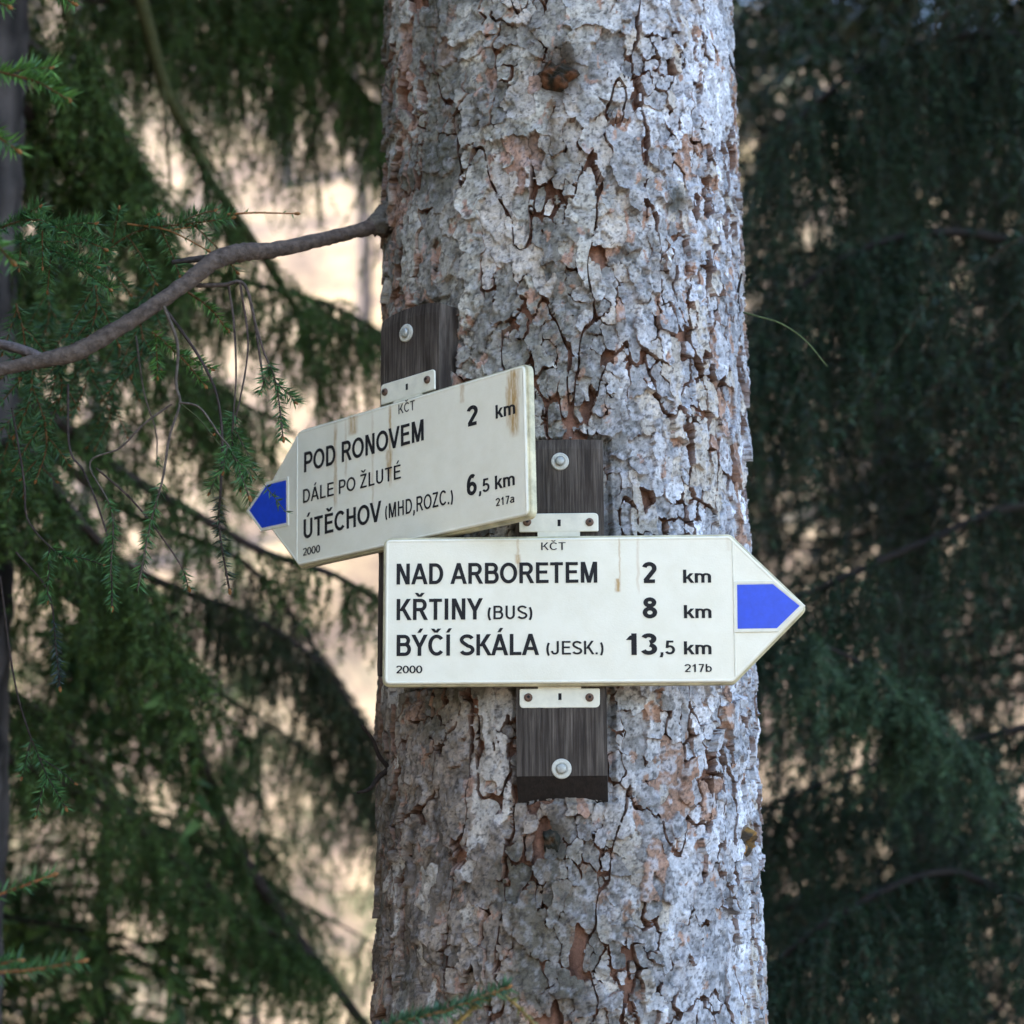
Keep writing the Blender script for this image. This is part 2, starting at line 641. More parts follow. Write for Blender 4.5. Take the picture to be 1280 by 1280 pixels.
missing = rj.random(ncu * ncv) < 0.012
solid = (edge > gapw) & ~(gone & (edge < 0.007)) & ~(chan < 0.0035) & ~missing[bid]

# slide the outermost grid points onto the true rim, so that rims run smoothly
vid = np.where(solid, bid, -1)
pv = np.pad(vid, 1, mode='edge')
onrim = np.zeros(u.shape, bool)
for (a, b) in ((0, 1), (2, 1), (1, 0), (1, 2), (0, 0), (0, 2), (2, 0), (2, 2)):
    onrim |= pv[a:a + nv, b:b + nu] != vid
chf = fbm(u * 15, v * 4.5, 61, 4) - 0.5
gv_, gu_ = np.gradient(np.abs(chf), STEP)
gm_ = np.maximum(np.hypot(gu_, gv_), 1e-3)
chd = np.where(chan < 0.012, (chan - 0.0035) / gm_, (chan - 0.012) / gm_)
torn = onrim & solid & (chd < STEP * 1.3) & (chd > 0)
mv = np.where(onrim & solid & ~gone & ~torn, np.clip(edge - np.maximum(gapw, 0.0003), 0, STEP * 1.15), 0)
u0, v0 = u.copy(), v.copy()
u, v = u + rim_u * mv, v + rim_v * mv
u, v = u - np.where(torn, gu_ / gm_ * chd, 0) * 0.9, v - np.where(torn, gv_ / gm_ * chd, 0) * 0.9
NP = ncu * ncv
cnt = np.bincount(bid.ravel(), minlength=NP)
cu = np.bincount(bid.ravel(), u.ravel(), NP) / np.maximum(cnt, 1)
cv = np.bincount(bid.ravel(), v.ravel(), NP) / np.maximum(cnt, 1)
p_h = 0.0003 + 0.0098 * rj.random(NP) ** 1.3 + 0.007 * (fbm(cu * 13, cv * 9, 71, 3) - 0.45)
p_gx = rj.normal(0, 0.14, NP)
p_gy = rj.normal(-0.07, 0.10, NP)                # lower ends stand away
p_small = np.clip(np.sqrt(120.0 / np.maximum(cnt, 1)), 0.45, 1.2)     # large plates lie flatter
p_gx, p_gy = p_gx * p_small, p_gy * p_small
p_curl = rj.random(NP) ** 1.5 * 0.0075
p_dome = rj.random(NP) * 0.0016
du, dv = u - cu[bid], v - cv[bid]
terr = fbm(u * 62, v * 36, 81, 3)
# thin overlapping flakes: a second, smaller set of cells with a level of its own
C2 = 0.0080
fu, fv = u + (fbm(u * 90, v * 80, 151, 3) - 0.5) * 0.014, v + (fbm(u * 90, v * 80, 161, 3) - 0.5) * 0.016
i2, j2_ = np.floor(fu / C2).astype(int), np.floor(fv / (C2 * 1.9)).astype(int)
lev2 = np.zeros(u.shape)
b2 = np.full(u.shape, 9.0)
for dj in (-1, 0, 1):
    for di in (-1, 0, 1):
        I, J = i2 + di, j2_ + dj
        d = np.hypot(fu - (I + _TAB[I & 255, J & 255]) * C2, (fv - (J + _TAB[(I + 91) & 255, (J + 37) & 255]) * C2 * 1.9) * 0.8)
        m = d < b2
        b2 = np.where(m, d, b2)
        lev2 = np.where(m, _TAB[(I + 13) & 255, (J + 71) & 255], lev2)
sub = lev2 - 0.5
rough_ = np.clip((fbm(u * 11, v * 8, 171, 3) - 0.33) * 4.2, 0.45, 1.35)
hgt = (p_h[bid] + p_gx[bid] * du + p_gy[bid] * dv
       + p_curl[bid] * np.exp(-edge / 0.0035) + p_dome[bid] * (1 - np.exp(-edge / 0.006))
       - 0.0016 * np.exp(-edge / 0.0012)
       + np.floor(terr * 9) / 9 * 0.0052 - 0.0022
       + sub * 0.0044 * rough_ + (fbm(u * 260, v * 80, 91, 3) - 0.5) * 0.0020 * (0.5 + 0.5 * rough_))
hgt = np.clip(hgt, -0.004, 0.016)
KNOTS = ((697, 95, 0.034), (690, 1050, 0.017), (930, 1052, 0.024))
for (kx, ky, kr) in KNOTS:
    kt, kz = on_trunk(kx, ky)
    w = np.clip(1.25 - np.hypot(u - kt * TR, v - kz) / kr, 0, 1)
    hgt = hgt * (1 - w) - 0.003 * w
# bark pressed flat under the two boards
for (cx_, y0_, y1_, hw) in ((701, 545, 1000, 0.063), (520, 380, 860, 0.070)):
    ct, zt_ = on_trunk(cx_, y0_)
    zb_ = on_trunk(cx_, y1_)[1]
    press = (np.abs(u - ct * TR) < hw) & (v < zt_ - 0.004) & (v > zb_ - 0.004)
    hgt = np.where(press, np.minimum(hgt * 0.3 - 0.006, -0.003), hgt)

# colour of each scale: grey crust, bluish skylight painted on the right flank, lichen, freshly flaked orange faces, dark algae
th = u / TR
n1 = fbm(u * 9, v * 7, 101, 4)
n2 = fbm(u * 70, v * 60, 111, 4)
n3 = fbm(u * 300, v * 300, 121, 2)
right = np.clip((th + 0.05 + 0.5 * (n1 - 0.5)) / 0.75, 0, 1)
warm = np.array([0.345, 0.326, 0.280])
skylit = np.array([0.53, 0.54, 0.585])  # bluish skylight on the right flank painted into the bark, besides pale lichen
base = warm * (1 - right)[..., None] + skylit * right[..., None]
p_t = (0.50 + 0.85 * rj.random(NP))
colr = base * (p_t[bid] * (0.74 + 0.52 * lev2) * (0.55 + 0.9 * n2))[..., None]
flake = rj.random(NP)
low = np.clip((2.06 - v) / 0.25, 0, 1) * np.clip((0.35 - th) / 0.5, 0, 1)   # browner, less crusted foot of the weather side
colr = colr * (1 - low[..., None] * np.array([0.22, 0.32, 0.36]))
pinkness = np.clip((vnoise(cu * 9, cv * 6, 131) - 0.45) * 3.2, 0.08, 1.3) * np.where(cv < 2.1, 1.0, 0.7)
pink = ((flake < 0.22 * pinkness))[bid] | ((np.floor(terr * 9) <= 2) & (n2 > 0.5))
pk = np.array([0.38, 0.235, 0.170])
colr = np.where(pink[..., None], pk * (0.55 + 0.85 * n2)[..., None], colr)
pale = (flake > 0.90)[bid]
colr = np.where(pale[..., None], np.array([0.55, 0.50, 0.44]) * (0.6 + 0.7 * n2)[..., None], colr)
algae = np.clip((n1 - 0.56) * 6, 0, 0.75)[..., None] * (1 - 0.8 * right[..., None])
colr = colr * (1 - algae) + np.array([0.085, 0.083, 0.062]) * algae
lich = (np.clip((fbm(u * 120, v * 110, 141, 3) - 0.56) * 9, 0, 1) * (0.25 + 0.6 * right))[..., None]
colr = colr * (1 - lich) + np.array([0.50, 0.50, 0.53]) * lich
speckle = np.clip((0.36 - n3) * 8, 0, 0.7)[..., None]
colr = colr * (1 - speckle) + np.array([0.05, 0.045, 0.045]) * speckle
rim = np.exp(-edge / 0.0010)[..., None]
colr = colr * (1 - 0.30 * rim) + np.array([0.36, 0.25, 0.19]) * 0.30 * rim
# resin runs and dark patches round the knots
for (kx, ky, kr, kc) in ((697, 95, 0.034, (0.045, 0.03, 0.016)), (690, 1050, 0.020, (0.08, 0.07, 0.055)),
                         (840, 250, 0.018, (0.06, 0.06, 0.05)), (928, 1052, 0.022, (0.14, 0.085, 0.04))):
    kt, kz = on_trunk(kx, ky)
    dd = np.hypot(u - kt * TR, (v - kz) * 0.8) * (0.75 + 0.5 * n2)
    w = np.clip(1.4 - dd / kr, 0, 0.85)[..., None]
    colr = colr * (1 - w) + np.array(kc) * w
kt, kz = on_trunk(690, 170)
w = (np.exp(-((u - kt * TR - 0.006 * (n1 - .5)) / 0.006) ** 2) * ((v < kz + 0.05) & (v > kz - 0.10)) * np.clip(n2 * 1.3, 0, 0.8))[..., None]
colr = colr * (1 - w) + np.array([0.10, 0.065, 0.03]) * w

TOP = cyl(th, v, TR + hgt)
shr = 0.14
lu, lv = u - du * shr, v - dv * shr
LOW = cyl(lu / TR, lv, np.full_like(u, TR - 0.0115))
side_top = np.array([0.33, 0.21, 0.155]) * (0.5 + n2)[..., None]
side_low = np.array([0.30, 0.155, 0.10]) * (0.4 + n2)[..., None]
NV = u.size
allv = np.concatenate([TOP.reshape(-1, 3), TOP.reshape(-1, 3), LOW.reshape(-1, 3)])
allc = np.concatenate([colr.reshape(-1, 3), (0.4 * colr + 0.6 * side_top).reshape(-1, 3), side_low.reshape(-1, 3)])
vid = np.where(solid, bid, -1)
A_, B_, C_, D_ = vid[:-1, :-1], vid[:-1, 1:], vid[1:, 1:], vid[1:, :-1]
same = (A_ == B_) & (A_ == C_) & (A_ == D_)
fid = np.where((A_ >= 0) & (B_ >= 0) & (C_ >= 0) & (D_ >= 0) & (same | (gapn[:-1, :-1] < 0.545)), A_, -1)
gi = np.arange(NV).reshape(nv, nu)
ga, gb, gc, gd = gi[:-1, :-1], gi[:-1, 1:], gi[1:, 1:], gi[1:, :-1]
padf = np.pad(fid, 1, constant_values=-2)
quads, qid = [], []
ok = fid >= 0
quads.append(np.stack([ga, gb, gc, gd], -1)[ok])
qid.append(fid[ok])
for (p0, p1, nb) in ((ga, gb, padf[:-2, 1:-1]), (gb, gc, padf[1:-1, 2:]), (gc, gd, padf[2:, 1:-1]), (gd, ga, padf[1:-1, :-2])):
    e = ok & (nb != fid)
    a, b = p0[e], p1[e]
    quads.append(np.stack([b + NV, a + NV, a + 2 * NV, b + 2 * NV], -1))
    qid.append(fid[e])
quads = np.concatenate(quads)
qid = np.concatenate(qid)
order = np.argsort(qid, kind='stable')
quads, qid = quads[order], qid[order]
starts = np.searchsorted(qid, np.arange(NP))
ends = np.searchsorted(qid, np.arange(NP), side='right')
nface = ends - starts
vis = (np.abs(cu / TR) < math.radians(78)) & (cv > 1.44) & (cv < 2.82)
score = np.where(vis, nface * np.cos(cu / TR), 0)
largest = np.argsort(-score)[:300]
rest = np.ones(len(quads), bool)
for k in largest:
    q = quads[starts[k]:ends[k]]
    rest[starts[k]:ends[k]] = False
    uq, inv = np.unique(q, return_inverse=True)
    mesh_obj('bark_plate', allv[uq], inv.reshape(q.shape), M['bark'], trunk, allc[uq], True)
q = quads[rest]
uq, inv = np.unique(q, return_inverse=True)
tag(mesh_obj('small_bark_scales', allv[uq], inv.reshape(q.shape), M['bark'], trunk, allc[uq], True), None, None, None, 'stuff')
NTOP = hgt

# knots, branch stubs
def lump_mesh(name, th_, z_, sx, sz, sr, cols, seed, parent):
    rs = np.random.default_rng(seed)
    n, m = 26, 16
    ph = np.linspace(0, 2 * np.pi, n, endpoint=False)
    rr = np.linspace(0.02, 1, m)
    R_, P_ = np.meshgrid(rr, ph, indexing='ij')
    wob = 1 + 0.8 * (fbm(np.cos(P_) * 2 + 9, np.sin(P_) * 2 + 9, seed, 3) - 0.5)
    uu, ww = R_ * np.cos(P_) * sx * wob, R_ * np.sin(P_) * sz * wob
    h = sr * (1 - R_ ** 2) + 0.022 * (fbm(uu * 120 + 7, ww * 120 + 7, seed + 1, 4) - 0.5) - 0.5 * sr * np.exp(-(R_ / 0.3) ** 2)
    V = cyl(th_ + uu / TR, z_ + ww, TR - 0.004 + h)
    t = fbm(uu * 130 + 5, ww * 130 + 5, seed + 2, 3)[..., None]
    t = np.clip((t - 0.45) * 4, 0, 1)
    c = np.asarray(cols[0]) * (1 - t) + np.asarray(cols[1]) * t
    i = np.arange(m - 1)[:, None] * n
    j = np.arange(n)[None]
    j2 = (j + 1) % n
    f = np.stack([i + j, i + j2, i + n + j2, i + n + j], -1).reshape(-1, 4)[:, ::-1]
    return mesh_obj(name, V.reshape(-1, 3), f, M['bark'], parent, c.reshape(-1, 3), True)


for i, (kx, ky, sx, sz, sr, c) in enumerate((
        (697, 95, 0.032, 0.026, 0.022, ((0.022, 0.018, 0.010), (0.12, 0.05, 0.022))),
        (690, 1052, 0.013, 0.017, 0.010, ((0.03, 0.03, 0.022), (0.12, 0.08, 0.05))),
        (930, 1052, 0.022, 0.023, 0.018, ((0.06, 0.045, 0.03), (0.36, 0.19, 0.05))))):
    kt, kz = on_trunk(kx, ky)
    lump_mesh('knot', kt, kz, sx, sz, sr, c, 40 + i, trunk)


def limb(name, pts, rads, col, parent=None, org=None, n=40, sides=10, rough=0.08, mat='limb'):
    a = Acc()
    P = smooth_path(pts, n)
    R = np.interp(np.linspace(0, 1, n), np.linspace(0, 1, len(rads)), rads)
    tube(a, P, R, col, sides, rough)
    return a.build(name, M[mat], parent, org, True), P


# the stub on the left flank and the dead branch that grows from it
dp = 2.50
stub_c = at(486, 258, 2.475)
a = Acc()
P = smooth_path([at(530, 268, 2.58), at(502, 268, 2.555), at(484, 274, 2.54), at(466, 285, 2.525)], 16)
tube(a, P, np.interp(np.linspace(0, 1, 16), [0, .35, .7, 1], [0.030, 0.028, 0.020, 0.0125]), (0.13, 0.115, 0.095), 22, 0.26)
a.build('branch_stub', M['bark'], trunk, ORG, True)
pts = [at(480, 280, 2.535), at(440, 290, 2.51), at(400, 300, 2.48), at(345, 312, 2.44), at(300, 316, 2.41), at(268, 326, 2.39),
       at(235, 352, 2.38), at(190, 384, 2.37), at(140, 415, 2.36), at(95, 440, 2.35), at(45, 452, 2.34), at(0, 462, 2.33), at(-70, 478, 2.30)]
dead, _ = limb('dead_branch', pts, [0.0115, 0.0100, 0.0100, 0.0108, 0.0125, 0.0128, 0.0105, 0.0108, 0.0108, 0.0120, 0.0098, 0.0085, 0.007],
               (0.125, 0.096, 0.080), main_tree, ORG, 110, 14, 0.11)
tag(dead, 'bare grey brown dead branch')


def twig(px_pts, r0, r1, col, parent, depth, name='twig', n=18):
    pts = [at(x, y, depth if len(t) == 0 else t[0]) for (x, y, *t) in px_pts]
    o, P = limb(name, pts, [r0, r1], col, parent, ORG, n, 6, 0.06, 'limb')
    return P


BR = (0.10, 0.078, 0.066)
twig([(50, 447), (30, 438), (0, 430), (-50, 424)], 0.0075, 0.006, (0.15, 0.125, 0.125), dead, 2.34)
twig([(272, 322), (245, 324), (215, 328)], 0.006, 0.003, (0.06, 0.05, 0.045), dead, 2.41)
twig([(245, 357), (280, 356), (300, 352), (310, 365), (318, 400), (324, 440), (330, 480)], 0.0032, 0.0013, BR, dead, 2.40)
twig([(285, 354), (292, 400), (295, 470), (290, 540)], 0.002, 0.001, BR, dead, 2.41)
# small dark twigs on the trunk's flanks
DK = (0.03, 0.022, 0.018)
twig([(486, 960, 2.50), (474, 945, 2.49), (466, 925, 2.48), (452, 907, 2.47)], 0.0034, 0.002, DK, main_tree, 2.5, 'twig_stub')
twig([(486, 962, 2.50), (473, 972, 2.49), (462, 986, 2.48), (447, 991, 2.47)], 0.0042, 0.0022, DK, main_tree, 2.5, 'twig_stub')
twig([(905, 50, 2.50), (911, 72, 2.48), (918, 88, 2.47), (930, 100, 2.46)], 0.003, 0.0008, DK, main_tree, 2.5, 'twig_stub')
twig([(918, 440, 2.52), (924, 400, 2.50), (922, 370, 2.49), (927, 342, 2.48)], 0.004, 0.0015, DK, main_tree, 2.5, 'twig_stub')
gt = limb('green_shoot', [at(918, 388, 2.52), at(945, 395, 2.49), at(975, 404, 2.47), at(1005, 424, 2.46), at(1034, 458, 2.45)], [0.0016, 0.0012, 0.0009], (0.10, 0.13, 0.05), main_tree, ORG, 24, 5, 0.0)

# ------------------------------------------------------------------ the trail signs
B_LEN, S_H, TIP = 0.440, 0.190, 0.095


class Frame:
    """a plane with X along the sign, Z up it and Y into the trunk"""
    def __init__(self, o, yaw, tilt, lean):
        e = np.array([math.cos(yaw), math.sin(yaw), 0])
        nn = np.array([math.sin(yaw), -math.cos(yaw), 0])
        z = np.array([0, 0, 1.0])
        up = z * math.cos(lean) + nn * math.sin(lean)
        self.x = e * math.cos(tilt) + up * math.sin(tilt)
        self.z = -e * math.sin(tilt) + up * math.cos(tilt)
        self.y = np.cross(self.z, self.x)
        self.o = np.asarray(o, float)

    def matrix(self):
        m = Matrix.Identity(4)
        for i in range(3):
            m[i][0], m[i][1], m[i][2], m[i][3] = self.x[i], self.y[i], self.z[i], self.o[i]
        return m

    def pick(self, px, py, depth=0.0):
        """local (x, z) on the plane pushed depth into the trunk"""
        d = ray(px, py)
        c = np.array([0, 0, CAM_Z])
        t = ((self.o + self.y * depth - c) @ self.y) / (d @ self.y)
        q = c + d * t - self.o
        return float(q @ self.x), float(q @ self.z)


def offset_poly(P, d):
    """inset a convex counter-clockwise polygon by d"""
    P = np.asarray(P, float)
    n = len(P)
    e = norm(np.roll(P, -1, 0) - P)
    nn = np.stack([-e[:, 1], e[:, 0]], 1)
    outp = []
    for i in range(n):
        n0, n1 = nn[i - 1], nn[i]
        b = n0 + n1
        k = d / max(0.35, (b @ n1))
        outp.append(P[i] + b * k)
    return np.array(outp)


def round_poly(P, rads, seg=6):
    P = np.asarray(P, float)
    n = len(P)
    res = []
    for i in range(n):
        a, b, c = P[i - 1], P[i], P[(i + 1) % n]
        r = rads[i]
        if r <= 0:
            res.append(b)
            continue
        d0, d1 = norm(a - b), norm(c - b)
        ang = math.acos(max(-1, min(1, d0 @ d1)))
        t = r / math.tan(ang / 2)
        p0, p1 = b + d0 * t, b + d1 * t
        for k in range(seg + 1):
            s = k / seg
            res.append((1 - s) ** 2 * p0 + 2 * s * (1 - s) * b + s * s * p1)
    return np.array(res)


def loft(name, rings, mat, parent, cap_front=True, cap_back=True, smooth=False, mats=None):
    """rings: list of (polygon xz, y); last ring is the front"""
    V, F, MI = [], [], []
    n = len(rings[0][0])
    for P, y in rings:
        V += [(p[0], y, p[1]) for p in P]
    for k in range(len(rings) - 1):
        for i in range(n):
            j = (i + 1) % n
            F.append((k * n + i, k * n + j, (k + 1) * n + j, (k + 1) * n + i))
            MI.append(k)
    if cap_back:
        F.append(tuple(reversed(range(n))))
        MI.append(0)
    if cap_front:
        b = (len(rings) - 1) * n
        F.append(tuple(b + i for i in range(n)))
        MI.append(len(rings) - 1)
    o = mesh_obj(name, V, F, mat, parent)
    if mats:
        for m in mats[0]:
            o.data.materials.append(m)
        for p_, k in zip(o.data.polygons, MI):
            p_.material_index = mats[1][k]
    return o


def disc(name, x, z, y0, prof, mat, parent, n=24, cut=None):
    """a turned part on the sign's normal: prof = list of (radius, y)"""
    ang = np.arange(n) * 2 * np.pi / n
    rings = [(np.stack([x + r * np.cos(ang), z + r * np.sin(ang)], 1), y0 + y) for r, y in prof]
    return loft(name, rings, mat, parent)


def hexhead(name, x, z, y0, r, h, mat, parent, rot=0.3):
    ang = np.arange(6) * math.pi / 3 + rot
    P = np.stack([x + r * np.cos(ang), z + r * np.sin(ang)], 1)
    c = np.array([x, z])
    return loft(name, [(P, y0), (P, y0 - h * 0.8), (c + (P - c) * 0.82, y0 - h)], mat, parent)


def _arc(cx, cy, rx, ry, a0, a1, n=14):
    t = np.radians(np.linspace(a0, a1, n))
    return [(cx + rx * math.cos(k), cy + ry * math.sin(k)) for k in t]


def glyph(ch, w):
    """strokes of one letter, capital height 1: d = straight stroke cut level, h = bar, c = curve; returns (strokes, advance)"""
    a = w / 2
    t, R = 1 - a, 0.5 - a
    V = lambda x: ('d', x, 0, x, 1)
    if ch == ' ':
        return [], 0.30
    if ch == 'A':
        return [('d', .07, 0, .36, 1), ('d', .65, 0, .36, 1), ('h', .17, .55, .31)], .72
    if ch == 'B':
        return [V(.16), ('c', [(.16, t), (.42, t)] + _arc(.42, (t + .54) / 2, .17, (t - .54) / 2, 90, -90) + [(.16, .54)]),
                ('c', [(.16, .54), (.45, .54)] + _arc(.45, (a + .54) / 2, .18, (.54 - a) / 2, 90, -90) + [(.16, a)])], .74
    if ch == 'C':
        return [('c', _arc(.41, .5, .29, R, 42, 318, 26))], .75
    if ch == 'D':
        return [V(.16), ('c', [(.16, t), (.36, t)] + _arc(.36, .5, .28, R, 90, -90, 18) + [(.16, a)])], .76
    if ch == 'E':
        return [V(.16), ('h', .16, .63, t), ('h', .16, .59, .53), ('h', .16, .65, a)], .68
    if ch == 'H':
        return [V(.16), V(.60), ('h', .16, .60, .54)], .76
    if ch == 'I':
        return [V(.16)], .32
    if ch == 'J':
        return [('c', [(.44, 1), (.44, .28)] + _arc(.26, .28, .18, .28 - a, 0, -180, 12))], .60
    if ch == 'K':
        return [V(.16), ('d', .27, .42, .62, 1), ('d', .35, .58, .66, 0)], .73
    if ch == 'L':
        return [V(.16), ('h', .16, .58, a)], .62
    if ch == 'M':
        return [V(.16), V(.74), ('d', .19, 1, .45, 0), ('d', .71, 1, .45, 0)], .90
    if ch == 'N':
        return [V(.16), V(.60), ('d', .18, 1, .58, 0)], .76
    if ch == 'O':
        return [('c', _arc(.41, .5, .31, R, 0, 360, 32))], .82
    if ch == 'P':
        return [V(.16), ('c', [(.16, t), (.42, t)] + _arc(.42, (t + .46) / 2, .18, (t - .46) / 2, 90, -90) + [(.16, .46)])], .70
    if ch == 'R':
        return [V(.16), ('c', [(.16, t), (.43, t)] + _arc(.43, (t + .49) / 2, .18, (t - .49) / 2, 90, -90) + [(.16, .49)]), ('d', .42, .49, .66, 0)], .75
    if ch == 'S':
        return [('c', _arc(.36, .735, .235, .265 - a, 20, 250, 16)[:-1] + _arc(.36, .265, .25, .265 - a, 80, -160, 18))], .69
    if ch == 'T':
        return [V(.33), ('h', .04, .62, t)], .66
    if ch == 'U':
        return [('c', [(.16, 1), (.16, .33)] + _arc(.38, .33, .22, .33 - a, 180, 360, 16) + [(.60, 1)])], .76
    if ch == 'V':
        return [('d', .07, 1, .35, 0), ('d', .63, 1, .35, 0)], .70
    if ch == 'Y':
        return [('d', .07, 1, .34, .42), ('d', .61, 1, .34, .42), ('d', .34, 0, .34, .46)], .68
    if ch == 'Z':
        return [('h', .07, .58, t), ('h', .05, .60, a), ('d', .13, w * .6, .52, 1 - w * .6)], .65
    if ch == '0':
        return [('c', _arc(.28, .5, .20, R, 0, 360, 28))], .56
    if ch == '1':
        return [('d', .32, 0, .32, 1), ('d', .15, .70, .29, .90)], .56
    if ch == '2':
        return [('c', _arc(.28, .70, .20, .30 - a, 165, -35, 16) + [(.12, a * 1.3)]), ('h', .06, .50, a)], .56
    if ch == '3':
        return [('c', _arc(.27, .745, .18, .255 - a, 160, -80, 14)), ('c', _arc(.27, .28, .20, .28 - a, 80, -160, 16))], .56
    if ch == '5':
        return [('h', .13, .47, t), ('d', .13, .46, .17, 1), ('c', _arc(.27, .33, .21, .33 - a, 130, -150, 20))], .56
    if ch == '6':
        return [('c', _arc(.28, .32, .20, .32 - a, 0, 360, 22)), ('c', _arc(.31, .48, .23, .52 - a, 60, 190, 14))], .56
    if ch == '7':
        return [('h', .07, .49, t), ('d', .20, 0, .44, 1 - w * .5)], .56
    if ch == '8':
        return [('c', _arc(.28, .755, .17, .245 - a, 0, 360, 22)), ('c', _arc(.28, .28, .20, .28 - a, 0, 360, 24))], .56
    if ch == 'k':
        return [('d', .13, 0, .13, 1), ('d', .20, .30, .45, .73), ('d', .27, .46, .48, 0)], .53
    if ch == 'm':
        x = .73 - a
        return [('d', .13, 0, .13, .73), ('c', [(.13, .46)] + _arc(.28, .48, .15, x - .48, 175, 0, 10) + [(.43, 0)]),
                ('c', [(.43, .46)] + _arc(.58, .48, .15, x - .48, 175, 0, 10) + [(.73, 0)])], .86
    if ch == 'a':
        return [('c', _arc(.26, .55, .17, .18 - a * .6, 160, 0, 10) + [(.43, .10), (.47, 0)]), ('c', _arc(.25, .22, .18, .22 - a, 60, 330, 16)), ('c', [(.28, .43), (.43, .45)])], .55
    if ch == 'b':
        return [('d', .13, 0, .13, 1), ('c', _arc(.31, .365, .19, .365 - a, 0, 360, 22))], .60
    if ch in '()':
        p = _arc(.46, .40, .32, .66, 135, 225, 14)
        if ch == ')':
            p = [(.36 - x, y) for x, y in p]
        return [('c', p)], .34
    if ch == ',':
        return [('d', .14, 0, .14, w * 1.05), ('d', .09, -.20, .15, .02)], .28
    if ch == '.':
        return [('d', .14, 0, .14, w * 1.05)], .28
    raise KeyError(ch)


ACC = {'Č': 'Cv', 'Ř': 'Rv', 'Ž': 'Zv', 'Ě': 'Ev', 'Ý': "Y'", 'Í': "I'", 'Á': "A'", 'Ú': "U'", 'É': "E'"}


def text_obj(body, name, x0, x1, zb, cap, w, parent, mat='letter'):
    """printed letters as thin geometry fitted between x0 and x1, baseline zb, capital height cap"""
    V, Fc = [], []
    cur = 0.0

    def quad(p):
        k = len(V)
        V.extend(p)
        Fc.append(tuple(range(k, k + len(p))))
    for ch in body:
        acc = None
        if ch in ACC:
            ch, acc = ACC[ch]
        st, adv = glyph(ch, w)
        if acc:
            c = adv / 2 + (.0 if ch != 'E' else .04)
            if acc == 'v':
                st = st + [('d', c - .15, 1.28, c, 1.09), ('d', c + .15, 1.28, c, 1.09)]
            else:
                st = st + [('d', c - .03, 1.09, c + .09, 1.29)]
        for k in st:
            if k[0] == 'd':
                _, xa, ya, xb, yb_ = k
                L = math.hypot(xb - xa, yb_ - ya)
                h = w / 2 * L / abs(yb_ - ya)
                if acc and min(ya, yb_) > 1:
                    h *= 0.75
                q = [(xa - h, ya), (xa + h, ya), (xb + h, yb_), (xb - h, yb_)]
                quad([(cur + x, y) for x, y in (q if yb_ > ya else q[::-1])])
            elif k[0] == 'h':
                _, xa, xb, y = k
                quad([(cur + xa, y - w / 2 * .92), (cur + xb, y - w / 2 * .92), (cur + xb, y + w / 2 * .92), (cur + xa, y + w / 2 * .92)])
            else:
                P = np.array(k[1])
                closed = np.hypot(*(P[0] - P[-1])) < 1e-6
                T = np.gradient(P, axis=0)
                if closed:
                    T[0] = T[-1] = P[1] - P[-2]
                T = norm(T)
                N = np.stack([-T[:, 1], T[:, 0]], 1) * w / 2
                for i in range(len(P) - 1):
                    q = [P[i] - N[i], P[i + 1] - N[i + 1], P[i + 1] + N[i + 1], P[i] + N[i]]
                    quad([(cur + p[0], p[1]) for p in q])
        cur += adv
    c = np.array(V)
    mn, mx = c[:, 0].min(), c[:, 0].max()
    sx = (x1 - x0) / (mx - mn)
    lay = np.zeros(len(c))
    for i, f in enumerate(Fc):
        lay[list(f)] = (i % 7) * 0.000012
    outv = np.stack([x0 + (c[:, 0] - mn) * sx, -0.00035 - lay, zb + c[:, 1] * cap], 1)
    return mesh_obj(name, outv, Fc, M[mat], parent)


